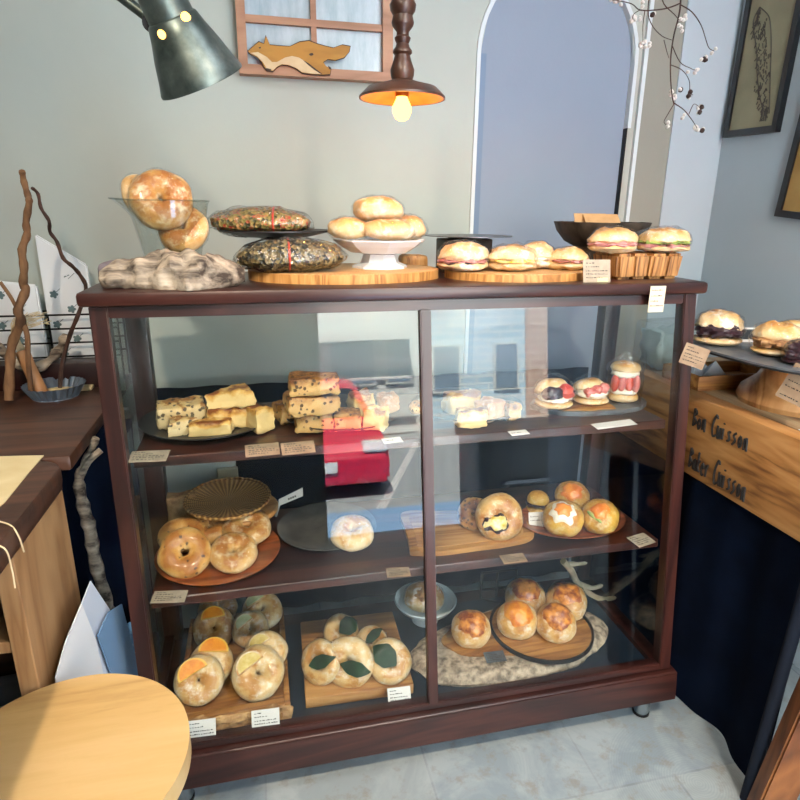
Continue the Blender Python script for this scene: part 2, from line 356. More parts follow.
# ------------------------------------------------------------------ room
DW = .62; RX = 1.10
def wallmat(name, c1, c2, sc=1.3):
    m, t = new(name); v = t.coords(rand=False); f = t.noise(v, sc, 6, .6); t.out(t.ramp(f, [(.3, c1), (.7, c2)]), .9, 0, 0, t.noise(v, 60, 6), .12, .003); return m
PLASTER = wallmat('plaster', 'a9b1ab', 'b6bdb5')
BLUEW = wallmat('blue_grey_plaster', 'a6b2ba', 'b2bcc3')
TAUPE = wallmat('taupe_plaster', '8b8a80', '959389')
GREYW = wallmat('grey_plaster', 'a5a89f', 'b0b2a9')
ARCHM = wallmat('arch_blue_paint', '8693a4', '919dad', .9)
ARCHR = wallmat('arch_reveal_paint', '75889f', '7d8fa5')
TRIMW = plain('white_trim', 'ccd4d6', .6)
CEIL = plain('ceiling_paint', 'b9bab6', .9)
def floormat():
    m, t = new('worn_concrete'); v = t.coords(rand=False)
    br = t.n('ShaderNodeTexBrick'); br.inputs['Scale'].default_value = 1; br.inputs['Mortar Size'].default_value = .003; br.inputs['Brick Width'].default_value = .36; br.inputs['Row Height'].default_value = .24
    br.inputs['Color1'].default_value = lin('84929a'); br.inputs['Color2'].default_value = lin('979f9f'); br.inputs['Mortar'].default_value = lin('7c858a'); br.inputs['Mortar Smooth'].default_value = .4
    t.l(v, br.inputs['Vector']); n = t.noise(v, 7, 8, .65, .6)
    col = t.mix(t.ramp(n, [(.44, '000000'), (.60, 'bbbbbb')]), br.outputs['Color'], 'adb6b8')
    w = t.n('ShaderNodeTexWave', wave_type='RINGS', rings_direction='Z'); w.inputs['Scale'].default_value = 55; w.inputs['Distortion'].default_value = 1.5
    mp = t.n('ShaderNodeMapping'); mp.inputs['Location'].default_value = (-.58, .27, 0); t.l(v, mp.inputs['Vector']); t.l(mp.outputs[0], w.inputs['Vector'])
    g = t.n('ShaderNodeTexGradient', gradient_type='SPHERICAL'); mp2 = t.n('ShaderNodeMapping'); mp2.inputs['Location'].default_value = (-.58*5, .27*5, 0); mp2.inputs['Scale'].default_value = (5, 5, 5); t.l(v, mp2.inputs['Vector']); t.l(mp2.outputs[0], g.inputs['Vector'])
    msk = t.math('MULTIPLY', t.math('GREATER_THAN', g.outputs['Fac'], .02), t.math('MULTIPLY', w.outputs['Fac'], .22))
    col = t.mix(msk, col, '7d878a'); n2 = t.noise(v, 18, 6, .7)
    col = t.mix(t.ramp(n2, [(.53, '000000'), (.66, 'cccccc')]), col, '857f70')
    t.out(col, .55, 0, 0, n, .3, .002); return m
FLOORM = floormat()
struct('floor', bx(-2.6, RX+.05, -1.7, DW+.05, -.06, 0), FLOORM)
struct('ceiling', bx(-2.6, RX+.05, -1.75, DW+.05, 2.5, 2.56), CEIL)
xa, xb_, xt0, xt1 = aty(473, 225, DW).x, aty(617, 215, DW).x, aty(624, 215, DW).x, aty(627.5, 215, DW).x
xcol = aty(660, 215, DW).x
# back wall with an arched niche: outline strip by strip
acx, aR = (xa+xb_)/2, (xb_-xa)/2; aspring = aty(480, 52, DW).z; NI = DW+.016
bm = bmesh.new()
def wallstrip(bm, x0, x1, zfn, n=1):
    for k in range(n):
        a, b = lerp(x0, x1, k/n), lerp(x0, x1, (k+1)/n)
        v = [bm.verts.new(q) for q in ((a, DW, zfn(a)), (b, DW, zfn(b)), (b, DW, 2.5), (a, DW, 2.5))]; bm.faces.new(v)
wallstrip(bm, -2.6, xa, lambda x: 0); wallstrip(bm, xa, xb_, lambda x: aspring+math.sqrt(max(0, aR**2-(x-acx)**2)), 28)
struct('wall_back', bm, PLASTER)
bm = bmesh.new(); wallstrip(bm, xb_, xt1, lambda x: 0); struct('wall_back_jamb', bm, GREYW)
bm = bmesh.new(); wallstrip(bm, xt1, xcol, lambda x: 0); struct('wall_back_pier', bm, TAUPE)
struct('wall_back_corner', bx(xcol, RX+.02, DW-.004, DW+.03, 0, 2.5), BLUEW)
bm = bmesh.new(); vs = [bm.verts.new(q) for q in ((xa-.02, NI, 0), (xb_+.02, NI, 0), (xb_+.02, NI, 2.5), (xa-.02, NI, 2.5))]; bm.faces.new(vs)
struct('wall_niche', bm, ARCHM)
def archpath(r, zlow, zlow2=None):
    p = [(acx-r, zlow)] + [(acx+r*math.cos(a), aspring+r*math.sin(a)) for a in [PI-PI*k/24 for k in range(25)]] + [(acx+r, zlow if zlow2 is None else zlow2)]
    return p
def ribbon(pa, pb, y0, y1):
    b = bmesh.new()
    for (a0, a1, c0, c1) in zip(pa, pa[1:], pb, pb[1:]):
        hexa(b, [(a0[0], y0, a0[1]), (c0[0], y0, c0[1]), (c0[0], y1, c0[1]), (a0[0], y1, a0[1]), (a1[0], y0, a1[1]), (c1[0], y0, c1[1]), (c1[0], y1, c1[1]), (a1[0], y1, a1[1])])
    return b
zcut = aty(622, 128, DW).z
struct('trim_1', ribbon(archpath(aR, 0, zcut), archpath(aR+.011, 0, zcut), DW-.005, NI), TRIMW, False)
struct('trim_2', bx(xt0, xt1, DW-.012, DW, 0, 2.5), TRIMW)
struct('trim_3', bx(xb_-.001, xb_+.003, DW-.001, NI, 0, zcut), BLACK)
struct('trim_4', bx(xa+.0005, xa+.022, NI-.004, NI-.001, 0, aspring), ARCHR)
bm = bx(RX, RX+.05, -1.7, DW+.03, 0, 2.5); struct('wall_right', bm, BLUEW)
struct('wall_left', bx(-2.65, -2.6, -1.75, DW+.05, 0, 2.5), PLASTER)
bm = bx(-2.6, -.06, -1.7, -1.64, 0, 2.5); bx(-.06, RX, -1.7, -1.64, 2.25, 2.5, 0, bm); struct('wall_front', bm, PLASTER)
# fox window, a small wall sash of frosted glass
wl, wr, wb = aty(243, 77, DW).x, aty(390, 83, DW).x, aty(310, 80, DW).z
wl -= .008; wt = wb+.40; yw = DW-.035
frost, t = new('frosted_pane'); v = t.coords((1, 1, .25)); t.out(t.ramp(t.noise(v, 25, 6, .7), [(.3, '8fa4b0'), (.7, 'bccad2')]), .35, 0, .2, t.noise(v, 30, 5), .4)
fw = T('framed_window_panel', 'wooden window frame with pale frosted panes hung on plaster wall behind the fox', 'window frame', (0, 0, 0))
fr_ = bx(wl, wr, yw, DW-.001, wb, wb+.022); bx(wl, wr, yw, DW-.001, wt-.02, wt, 0, fr_); bx(wl, wl+.022, yw, DW-.001, wb+.022, wt-.02, 0, fr_); bx(wr-.026, wr, yw, DW-.001, wb+.022, wt-.02, 0, fr_)
mk('frame', fr_, FRAMEW, fw, False)
zm = aty(310, 26, DW).z; xm = aty(313, 40, DW).x
mb = bx(wl+.022, wr-.026, yw+.006, DW-.001, zm-.008, zm+.008); mk('muntin', bx(xm-.007, xm+.007, yw+.0075, DW-.001, wb+.022, wt-.02), FRAMEW, fw, False); mk('muntin', mb, FRAMEW, fw, False)
for i, (a, b) in enumerate(((wl+.022, xm-.007), (xm+.007, wr-.026))):
    for c, d in ((wb+.022, zm-.008), (zm+.008, wt-.02)): mk('frosted_pane', bx(a, b, DW-.016, DW-.010, c, d), frost, fw, False)
# fox cut-out
FOXP = [(248, 51), (254, 46), (259, 42), (264, 44), (266, 36), (268.5, 42), (270, 45), (279, 46), (290, 46.5), (300, 42), (309, 41), (317, 44), (324, 46), (333, 48), (342, 45), (350, 46.5), (349, 52), (344, 57.5), (336, 60), (328, 59), (323, 62), (326, 66), (331, 68.5), (330, 74), (322, 74.5), (312, 74), (302, 72.5), (296, 68), (288, 65), (282, 64.5), (277, 67), (273, 71), (267, 70), (264, 66.5), (262, 62), (256, 56.5), (250, 53.5)]
yf = yw+.002
FOXM = plain('carved_fox_wood', '8f5c14', .6, c2='b5802c', scale=20, stretch=(.3, 1, 1)); FOXW = plain('fox_pale_wood', 'cdb187', .6, c2='dcc49c', scale=20); FOXD = plain('fox_dark_mark', '3a2413', .6)
def cut(pix, y0, th):
    b = bmesh.new(); P = [aty(x, y, y0) for x, y in pix]; f = [b.verts.new(p) for p in P]; k = [b.verts.new(p+Vector((0, th, 0))) for p in P]; n = len(P)
    for i in range(n): b.faces.new((f[i], f[(i+1) % n], k[(i+1) % n], k[i]))
    b.faces.new(f); b.faces.new(k[::-1]); return b
fx = T('wooden_fox', 'flat running fox of amber wood standing on the window frame ledge', 'figurine', aty(290, 75, yf))
def fxp(nm, pix, y0, th, m):
    o = mk(nm, cut(pix, y0, th), m, None, False); o.data.transform(Matrix.Translation(-fx.location)); o.parent = fx; return o
fxp('body', FOXP, yf-.012, .012, FOXM)
fxp('outline', [(290+(x-290)*1.012, 58+(y-58)*1.06) for x, y in FOXP], yf-.0105, .009, FOXD)
fxp('belly', [(250, 53), (258, 52), (267, 57), (272, 62), (277, 62), (285, 57.5), (292, 56), (299, 57.5), (306, 62), (314, 69), (319, 73), (322, 74), (312, 73.6), (302, 72), (296, 67.6), (288, 64.6), (282, 64.1), (277, 66.6), (273, 70.4), (267, 69), (263, 62), (257, 56)], yf-.0135, .002, FOXW)
fxp('knot', [(309, 54), (311, 53), (313, 53.2), (313.6, 54.6), (312, 55.6), (310, 55.4)], yf-.0138, .002, FOXD)
fxp('eye', [(258.5, 47.5), (260.5, 46.8), (261, 48), (259.5, 48.5)], yf-.0138, .002, FOXD)
fxp('dark_foot', [(266, 68), (269, 68.6), (271.5, 69.3), (270, 71.6), (266, 70.6)], yf-.014, .002, FOXD)
fxp('dark_foot', [(328, 65.5), (331, 67.5), (331.5, 69.5), (329, 68.8)], yf-.014, .002, FOXD)
fxp('thigh_line', [(303, 60), (309, 63.5), (316, 69), (322.5, 74), (321, 74), (314, 69.6), (308, 64.8)], yf-.014, .002, FOXD)

# picture frames on right wall
def frame(label, x0y0, zb, zt_, y0, y1, art, paper, lean=0):
    fr = T('picture_frame', label, 'picture', (RX-.012, (y0+y1)/2, zb), (lean, 0, 0)); w = (y1-y0)/2; h = zt_-zb; b = .018
    fm = bx(-.006, .011, -w, w, 0, b); bx(-.006, .011, -w, w, h-b, h, 0, fm); bx(-.006, .011, -w, -w+b, b, h-b, 0, fm); bx(-.006, .011, w-b, w, b, h-b, 0, fm)
    mk('frame', fm, BLACKF, fr, False); mk('mat_board', bx(0, .008, -w+b, w-b, b, h-b), paper, fr, False)
    if art: art(fr, w, h)
    return fr
BLACKF = plain('black_frame', '0b0d12', .35, coat=.3)
ARTP = plain('aged_paper', '857f66', .8, c2='928b70', scale=12); ARTO = plain('ochre_art', '96733f', .8, c2='a8854c', scale=10)
pA, pB, pC = atx(727, 139, RX), atx(781, 131, RX), atx(751, 4, RX)
def sketch(fr, w, h):
    b = bmesh.new(); r = random.Random(3)
    def P(s, t_): return (-.0012, w*s, h*t_)
    out = [(-.12, .86), (-.2, .78), (-.1, .66), (.0, .55), (.08, .42), (.2, .28), (.32, .18), (.42, .12)]
    o2 = [(-.12, .86), (.1, .78), (.2, .68), (.28, .55), (.34, .42), (.4, .3), (.45, .2), (.48, .13)]
    for q in (out, o2): tube(smoothpath([P(.26-a*1.8, c) for a, c in q], 5), .0013, 5, b)
    for k in range(190):
        t_ = r.random(); i = min(int(t_*7), 6); a = lerp(out[i][0], o2[i][0], r.random()); c = lerp(out[i][1], out[i+1][1], r.random())
        tube([P(.26-a*1.8, c), P(.26-a*1.8+.07*r.uniform(-1, 1), c-.03*r.random()-.01)], .0012, 4, b)
    for k in range(6): tube([P(-.5+.04*k*.8, .10+.01*(k % 2)), P(-.5+.04*k*.8+.03, .085)], .0009, 4, b)
    mk('ink_sketch', b, INKS, fr, False)
frame('black frame with an ink sketch of a slender bird beside the hanging berry branch', None, (pA.z), pC.z+.03, pB.y, pA.y, sketch, ARTP, .03)
pD = atx(778, 222, RX)
frame('black frame with ochre picture cut off by right edge of photo', None, pD.z, pD.z+.42, pD.y-.34, pD.y, None, ARTO, .09)

# ------------------------------------------------------------------ display cabinet
ZT, ZSB, ZGT, ZGB, ZLIP, ZBB = 1.0746, 1.0495, 1.0276, .1643, .147, .07
LEAN, TILT, D = .0957, -.0185, .316
SH1, SH2, FL = .764, .4745, .150
def F(x, z, off=0): h = z-ZSB; return Vector((x+TILT*h, LEAN*h+off, z))
cab = T('display_cabinet', 'dark red-brown wooden bakery showcase with glass front and two shelves', 'display cabinet', (0, 0, 0))
def slant(x0, x1, z0, z1, y0, y1, bm=None):
    b = bmesh.new(); hexa(b, [F(x0, z0, y0), F(x1, z0, y0), F(x1, z0, y1), F(x0, z0, y1), F(x0, z1, y0), F(x1, z1, y0), F(x1, z1, y1), F(x0, z1, y1)])
    bmesh.ops.bevel(b, geom=b.edges[:], offset=.0022, segments=2, affect='EDGES'); return join(bm, b)
mk('top', bx(-.6145, .6145, -.0145, D+.02, ZSB, ZT, .007), MAHOG, cab)
mk('front_post', slant(-.6, -.570, ZLIP, ZSB, 0, .03), MAHOGZ, cab); mk('front_post', slant(.570, .6, ZLIP, ZSB, 0, .03), MAHOGZ, cab)
mk('sash_post', slant(-.0135, .0085, ZGB-.002, ZGT+.002, -.004, .016), MAHOGZ, cab)
mk('top_rail', slant(-.57, .57, ZGT, ZSB, .002, .026), MAHOG, cab); mk('bottom_rail', slant(-.57, .57, ZLIP, ZGB, .0, .026), MAHOG, cab)
for s in (-1, 1):
    mk('rear_post', bx(min(s*.6, s*.557), max(s*.6, s*.557), D-.04, D, ZLIP, ZSB, .002), MAHOGZ, cab)
    b = bmesh.new(); y0, y1 = F(s*.59, .3).y+.028, D-.04
    for z0, z1 in ((ZGT, ZSB), (ZLIP, ZGB)):
        b = bmesh.new(); a = .575*s; c = .597*s; lo, hi = min(a, c), max(a, c)
        hexa(b, [(lo, F(0, z0).y+.028, z0), (hi, F(0, z0).y+.028, z0), (hi, y1, z0), (lo, y1, z0), (lo, F(0, z1).y+.028, z1), (hi, F(0, z1).y+.028, z1), (hi, y1, z1), (lo, y1, z1)])
        mk('side_rail', b, MAHOG, cab, False)
mk('back_rail', bx(-.557, .557, D-.03, D-.005, ZGT-.005, ZSB), MAHOG, cab, False)
fb = F(0, ZBB).y
b = bmesh.new(); x0, x1 = F(-.612, ZBB).x, F(.612, ZBB).x
hexa(b, [(x0, F(0, ZBB, -.016).y, ZBB), (x1, F(0, ZBB, -.016).y, ZBB), (x1, D+.01, ZBB), (x0, D+.01, ZBB), (x0, F(0, ZLIP, -.014).y, ZLIP), (x1, F(0, ZLIP, -.014).y, ZLIP), (x1, D+.01, ZLIP), (x0, D+.01, ZLIP)])
bmesh.ops.bevel(b, geom=b.edges[:], offset=.005, segments=3, affect='EDGES'); mk('base', b, MAHOG, cab)
FLOORC = plain('cabinet_floor_board', '1b2530', .35, coat=.3, c2='273544', scale=6)
mk('floor_board', bx(-.555, .585, F(0, FL).y+.03, D-.045, ZLIP, FL), FLOORC, cab, False)
for z in (SH1, SH2):
    b = bmesh.new(); q = []
    for zz in (z-.02, z): q += [F(-.566, zz, .03), F(.566, zz, .03), Vector((.566, D-.003, zz)), Vector((-.566, D-.003, zz))]
    hexa(b, q); bmesh.ops.bevel(b, geom=b.edges[:], offset=.002, segments=1, affect='EDGES'); mk('shelf', b, SHELFW, cab, False)
def pane(x0, x1, off):
    b = bmesh.new(); hexa(b, [F(x0, ZGB, off), F(x1, ZGB, off), F(x1, ZGB, off+.003), F(x0, ZGB, off+.003), F(x0, ZGT, off), F(x1, ZGT, off), F(x1, ZGT, off+.003), F(x0, ZGT, off+.003)]); return b
mk('glass_pane', pane(-.57, -.0135, .006), GLASS, cab, False); mk('glass_pane', pane(.0085, .57, .006), GLASS, cab, False)
for s in (-1, 1):
    b = bmesh.new(); a, c = sorted((.586*s, .589*s)); y0, y1 = F(0, ZGB).y+.03, F(0, ZGT).y+.03; ye = D-.04
    hexa(b, [(a, y0, ZGB), (c, y0, ZGB), (c, ye, ZGB), (a, ye, ZGB), (a, y1, ZGT), (c, y1, ZGT), (c, ye, ZGT), (a, ye, ZGT)]); mk('glass_side', b, GLASS, cab, False)
for x, y in ((on(644, 716, 0).x, -.06), (-.53, -.06), (.53, D-.05), (-.53, D-.05)):
    ft = mk('foot', lathe([(0, 0), (.019, 0), (.019, ZBB), (0, ZBB)], 24), CHROME, cab, True, (x, y, .0)); mk('rubber_ring', lathe([(.0192, 0), (.0205, 0), (.0205, .006), (.0192, .006)], 24), BLACK, ft)

# ------------------------------------------------------------------ generic item builders
CENTER = {}
def plate(name, label, P, r, h, mat, cat='plate', rim=None, group=None, base=.55, lip=.004, oval=1):
    """round dish: flat well, raised rim"""
    b = lathe([(0, 0), (r*base, 0), (r*.86, h*.45), (r, h-.0015), (r, h), (r*.99, h), (r*.86, h*.45+lip), (r*base*.98, lip), (0, lip)], 56)
    if oval != 1: bmesh.ops.scale(b, vec=(1, oval, 1), verts=b.verts)
    if rim:
        t = T(name, label, cat, P, group=group); mk('dish', b, mat, t); mk('rim', lathe([(r*.985, h*.8), (r+.001, h*.8), (r+.001, h+.002), (r*.985, h+.002)], 56), rim, t); return t
    o = mk(name, b, mat, None, True, P); return tag(o, label, cat, group)
def up(P, dz): return Vector((P.x, P.y, P.z+dz))
def bagel(label, px, py, z, Rpx, tilt=.7, yaw=None, mat=None, seed=0, wrap=True, topping=None, group=None, sq=.8, hole=.1, roll=0):
    P = on(px, py, z); R = Rpx*mpp(P); yw_ = facing(P) if yaw is None else yaw
    t = T('bagel', label, 'bagel', P, (tilt, roll, yw_), group); mk('crust', bagel_bm(R, sq, seed, 0, hole), mat or B_BAGEL, t)
    if topping: topping(t, R, sq)
    if wrap: mk('plastic_wrap', disp(bagel_bm(R, sq, seed, .0025, hole), .003, 70, seed+5), FILM, t)
    return t
def orange(t, R, sq, mat=None, ang=.4, off=.42, half=True, sc=.52):
    r = R*sc; M = Matrix.Translation((R*off*math.sin(ang)*-1, R*off*math.cos(ang)*.6, R*.52*sq+.003)) @ Matrix.Rotation(ang, 4, 'Z') @ Matrix.Rotation(-.28, 4, 'X')
    rind = slice_bm(r, half, .006); bmesh.ops.transform(rind, matrix=M, verts=rind.verts); rm = mk('peel', rind, PEEL if mat is None else B_BAGELP, t)
    fl = slice_bm(r*.86, half, .0078); bmesh.ops.transform(fl, matrix=M @ Matrix.Translation((0, r*.035, 0)), verts=fl.verts); mk('fruit_slice', fl, mat or ORANGE, t)
def leaf(ang, ln=1.0, wd=.3):
    def f(t, R, sq):
        r = R*ln
        def g(u, v):
            a = (v-.5)*2; s = math.sin(PI*min(max(u, .01), .99))**.8*wd*R*(1+.05*math.sin(u*90)); x = -r*.3+r*1.3*u; d = abs(x)
            rt = R*.45; d_ = math.hypot(x, a*s); q = max(0, (d_-(R-rt))/rt); z = rt*sq*1.12*math.sqrt(max(.02, 1-min(q, .97)**2))+.008; return Vector((x, a*s, z))
        b = grid(g, 18, 7); bmesh.ops.solidify(b, geom=b.faces[:], thickness=.0012); bmesh.ops.transform(b, matrix=Matrix.Rotation(ang, 4, 'Z'), verts=b.verts); mk('leaf', b, LEAF, t)
    return f
def bunx(name, label, cat, px, py, z, rx, ry, h, tilt=0, yaw=None, mat=None, seed=0, top=None, wrap=True, group=None, flat=.35, ang=.8, th=.003, cdir=(0, -.35, 1), extra=None):
    P = on(px, py, z); k = mpp(P); rx, ry, h = rx*k, ry*k, h*k; t = T(name, label, cat, P, (tilt, 0, facing(P) if yaw is None else yaw), group)
    mk('crust', bun_bm(rx, ry, h, seed, 0, flat), mat or B_BUN, t)
    if top: mk('topping', patch_bm(rx, ry, h, seed, ang, th, .4, cdir), top, t)
    if extra: extra(t, rx, ry, h)
    if wrap: mk('plastic_wrap', disp(bun_bm(rx, ry, h, seed, .0035, flat+.1, .03), .003, 60, seed+5), FILM, t)
    return t
def sandwich(label, px, py, z, rx, ry, h, fills, tilt=0, yaw=None, mat=None, seed=0, wrap=True, group=None, name='sandwich_bun', bot=.38, gape=.0):
    """split bun: lower half, filling pieces, upper half; px,py is the base centre"""
    P = on(px, py, z); k = mpp(P); rx, ry, h = rx*k, ry*k, h*k; t = T(name, label, 'sandwich', P, (tilt, 0, facing(P) if yaw is None else yaw), group)
    hb = h*bot; lo = bun_bm(rx, ry, hb*.5, seed, 0, 1); mk('lower_bun', lo, mat or B_BUN, t, loc=(0, 0, hb*.5))
    hi = bun_bm(rx, ry, h*.5, seed+1, 0, .25); mk('upper_bun', hi, mat or B_BUN, t, loc=(0, ry*.05, h*(.62-.0)), rot=(gape, 0, 0))
    for i, (m, w, zc, th, fwd, nm) in enumerate(fills):
        b = bun_bm(rx*w, ry*w, h*th*.5, seed+3+i, 0, 1, .18); disp(b, .006, 55, seed+i, 3); mk(nm, b, m, t, loc=(0, -ry*fwd, h*zc))
    if wrap: mk('plastic_wrap', disp(bun_bm(rx*1.02, ry*1.02, h*.58, seed, .003, .9, .03), .004, 50, seed+5), FILM, t, loc=(0, 0, h*.55))
    return t
def scone(label, px, py, z, lx, ly, lz, yaw=0, tilt=0, mat=None, seed=0, tri=False, group=None, roll=0, outline=None, crust=None):
    P = on(px, py, z); k = mpp(P); o = mk('scone', block_bm(lx*k, ly*k, lz*k, seed, .005, .005, tri, outline and [(a*k, c*k) for a, c in outline]), mat or B_SCONE, None, True, P, (tilt, roll, yaw))
    return tag(o, label, 'scone', group)
def scribble(b, w, h, rows, seed, z, m=.1, th=.0011):
    r = random.Random(seed)
    for i, (y, f) in enumerate(rows):
        x = -w/2+w*m
        while x < -w/2+w*(m+(1-2*m)*f):
            l = w*r.uniform(.03, .08); bx(x, x+l, h*(y-.5)-th*.6, h*(y-.5)+th*r.uniform(.4, 1.6), z, z+.0004, 0, b); x += l+w*r.uniform(.012, .05)
    return b
ROWS = [(.84, .35), (.68, .6), (.5, .95), (.36, 1), (.2, .7)]
def card(label, px, py, z, w, h, tilt, yaw, mat=CARD, rows=ROWS, seed=0, ink=INK, roll=0, group=None, P=None, sticker=False, name='price_tag', cat='price tag'):
    """small paper card with handwriting; tilt 0 lies flat, 90 stands; px,py is the middle of its lower edge"""
    P = P or on(px, py, z); t = T(name, label, cat, P, (tilt, roll, yaw), group)
    mk('paper', bx(-w/2, w/2, 0, h, 0, .0009), mat, t, False)
    b = scribble(bmesh.new(), w, h, rows, seed, .0009); bmesh.ops.translate(b, vec=(0, h/2, 0), verts=b.verts); mk('writing', b, ink, t, False)
    if sticker: mk('sticker', bx(w*.02, w*.4, h*.02, h*.2, .0009, .0013), plain('sticker_yellow', 'd9cf95', .7), t, False)
    return t
# ------------------------------------------------------------------ upper shelf of the showcase
z1 = SH1+.0045
plate('dark_plate', 'dark iron plate of chip scones at left end of the upper shelf', Vector((-.437, .172, SH1)), .138, .018, IRON)
plate('dark_plate', 'dark iron plate under the tall stack of dark fruit scones', Vector((-.145, .165, SH1)), .13, .016, IRON)
plate('dark_plate', 'dark plate of pale slices just right of the middle post', Vector((.152, .165, SH1)), .132, .016, IRON)
scone('pale scone slice with dark chips lying at the left rim of its plate', 183, 425, z1, 45, 26, 25, .15, .12, B_SCHIP, 1)
scone('small chip-studded scone wedge in front of the larger chip slice', 180, 434, z1, 30, 22, 17, .5, 0, B_SCHIP, 2, True)
scone('low yellow crumb scone at the front centre of the left plate', 212, 434, z1, 40, 20, 15, -.1, 0, B_SCONE, 3)
scone('flaky layered scone with split pale front on the left plate', 230, 425, z1, 40, 26, 21, -.05, 0, B_SCONE, 4)
scone('pointed brown-topped scone crowning the pile on the left plate', 237, 404, z1+.046, 48, 30, 17, -.25, 0, B_SCONE, 5, True, None, -.12)
scone('layered scone turned sideways at the right side of the left plate', 254, 428, z1, 22, 36, 24, .7, 0, B_SCONE, 6, True)
scone('dark fruit scone topmost of the three-high stack', 314, 391, z1+.089, 48, 34, 17, -.05, 0, B_SCHOC, 7)
scone('dark fruit scone in the middle of the three-high stack', 312, 411, z1+.044, 51, 34, 19, .12, 0, B_SCHOC, 8)
scone('dark fruit scone at the bottom of the three-high stack', 314, 428, z1, 36, 30, 19, 0, 0, B_SCHOC, 9)
scone('dark fruit scone half hidden at the left behind the stack', 286, 419, z1, 20, 24, 18, .4, 0, B_SCHOC, 10)
scone('yellowish fruit scone beside the foot of the stack', 348, 428, z1, 26, 22, 19, -.2, 0, B_SCHOC, 11)
scone('pale cream scone standing at the back right of the stacked plate', 361, 416, z1, 22, 18, 25, .3, 0, B_SCONE, 12)
scone('pale cream scone leaning in front at the right of the stacked plate', 376, 428, z1, 22, 20, 21, -.4, 0, B_SCONE, 13)
scone('rosy crumbly scone behind the pale cream scones', 388, 413, z1, 18, 18, 20, .2, 0, B_CRUMB, 14)
scone('creamy yellow scone lying on the back of the plate beside the middle post', 461, 411, z1, 34, 20, 20, .2, .0, B_SCONE, 15)
scone('creamy square scone at the front of the plate beside the middle post', 471, 425, z1, 29, 20, 17, -.1, 0, B_SCONE, 16)
scone('pink crumble-topped scone between the creamy slices and the brown tip', 490, 418, z1, 24, 22, 19, .4, 0, B_CRUMB, 17)
scone('brown pointed pastry at the right rim of the plate beside the middle post', 508, 418, z1, 15, 20, 17, .3, 0, B_SCHOC, 18, True)
bunx('brown_bun', 'small brown bun seen just left of the middle post', 'bun', 418, 408, z1+.012, 9, 9, 8, 0, 0, B_SCHOC, 19, None, False, flat=.8)
# slate tray with three fruit sandwiches
tp = Vector((.452, .135, SH1)); n = 64
oval = [(.148*math.cos(a)*(1+.018*math.sin(a*13)+.01*math.sin(a*21)), .078*math.sin(a)*(1+.03*math.sin(a*13)+.02*math.sin(a*5))) for a in [2*PI*k/n for k in range(n)]]
st_ = T('slate_tray', 'wavy-edged oval slate tray with a brown face under the fruit sandwiches', 'tray', tp)
mk('stone', disp(prism(oval, 0, .011, .002), .0015, 60, 3), SLATE, st_); mk('brown_face', prism([(x*.93 if x < .03 else .03+(x-.03)*.08, y*.88) for x, y in oval], .0105, .0125, .0006), OAK, st_)  # brown face laid over the left part of the stone
def sand2(label, px, py, z, w, d, h, mat, parts, tilt=0, yaw=0, cat='sandwich', wrap=True, seed=0, gape=-.3):
    P = on(px, py, z); k = mpp(P); w, d, h = w*k/2, d*k/2, h*k; t = T('fruit_sandwich', label, cat, P, (tilt, 0, yaw))
    mk('lower_bun', bun_bm(w, d, h*.16, seed, 0, 1), mat, t, loc=(0, 0, h*.16))
    mk('upper_bun', bun_bm(w*.98, d*.75, h*.42, seed+1, 0, .25), mat, t, loc=(0, d*.28, h*.5), rot=(gape, 0, 0))
    for i, (m, x, y, zz, sx, s_y, sz, nm) in enumerate(parts):
        mk(nm, disp(bun_bm(w*sx, d*s_y, h*sz, seed+4+i, 0, 1, .15), .003, 90, i), m, t, loc=(w*x, d*y, h*zz))
    if wrap: mk('plastic_wrap', disp(bun_bm(w*1.04, d*1.1, h*.55, seed, .002, .9, .02), .003, 60, seed), FILM, t, loc=(0, 0, h*.5))
    return t
sand2('bean paste bun with one whole strawberry on the slate tray', 553, 407, SH1+.0125, 37, 34, 31, B_BUN, [(CREAM, 0, -.1, .34, .9, .85, .13, 'cream'), (ANKO, -.3, -.45, .52, .58, .5, .22, 'bean_paste'), (BERRY, .45, -.45, .55, .42, .42, .26, 'strawberry')], seed=3)
sand2('strawberry and cream bun in the middle of the slate tray', 590, 403, SH1+.0125, 34, 32, 27, B_BUN, [(CREAM, 0, -.1, .42, .88, .85, .2, 'cream'), (BERRYP, -.35, -.55, .5, .35, .35, .17, 'strawberry'), (BERRYP, .1, -.6, .58, .3, .3, .2, 'strawberry'), (BERRYP, .5, -.5, .62, .3, .3, .2, 'strawberry')], yaw=-.1, seed=6)
P = on(622, 401, SH1+.0125); k = mpp(P); w = 15*k; t = T('wrapped_fruit_sandwich', 'tall strawberry sandwich upright in a clear bag on the slate tray', 'sandwich', P, (0, 0, -.4))
mk('lower_bun', bun_bm(w, w*.8, 6*k, 2, 0, .9), B_BUN, t, loc=(0, 0, 5*k)); mk('cream', disp(bun_bm(w*.9, w*.75, 4*k, 5, 0, 1, .1), .002, 90), CREAM, t, loc=(0, 0, 11*k))
for i in range(4): mk('strawberry_cut', bun_bm(w*.26, w*.3, 9*k, i, 0, 1, .06), BERRYP if i % 2 else BERRY, t, loc=(w*(-.66+.44*i), -w*.42, 20*k))
mk('cream', disp(bun_bm(w*.9, w*.75, 5*k, 7, 0, 1, .1), .002, 90), CREAM, t, loc=(0, 0, 29*k)); mk('upper_bun', bun_bm(w*.95, w*.8, 7*k, 8, 0, .8), B_BUN, t, loc=(0, w*.1, 34*k))
def bagf(u, v):
    a = 2*PI*u; pin = 1 if v < .75 else 1-.75*(v-.75)/.25; wv = 1+.07*math.sin(a*5+v*9)*v
    return Vector((w*1.18*math.cos(a)*pin*wv, w*1.0*math.sin(a)*pin*wv*(1 if v < .75 else .5), v*50*k))
mk('clear_bag', grid(bagf, 28, 14, True), FILM2, t)
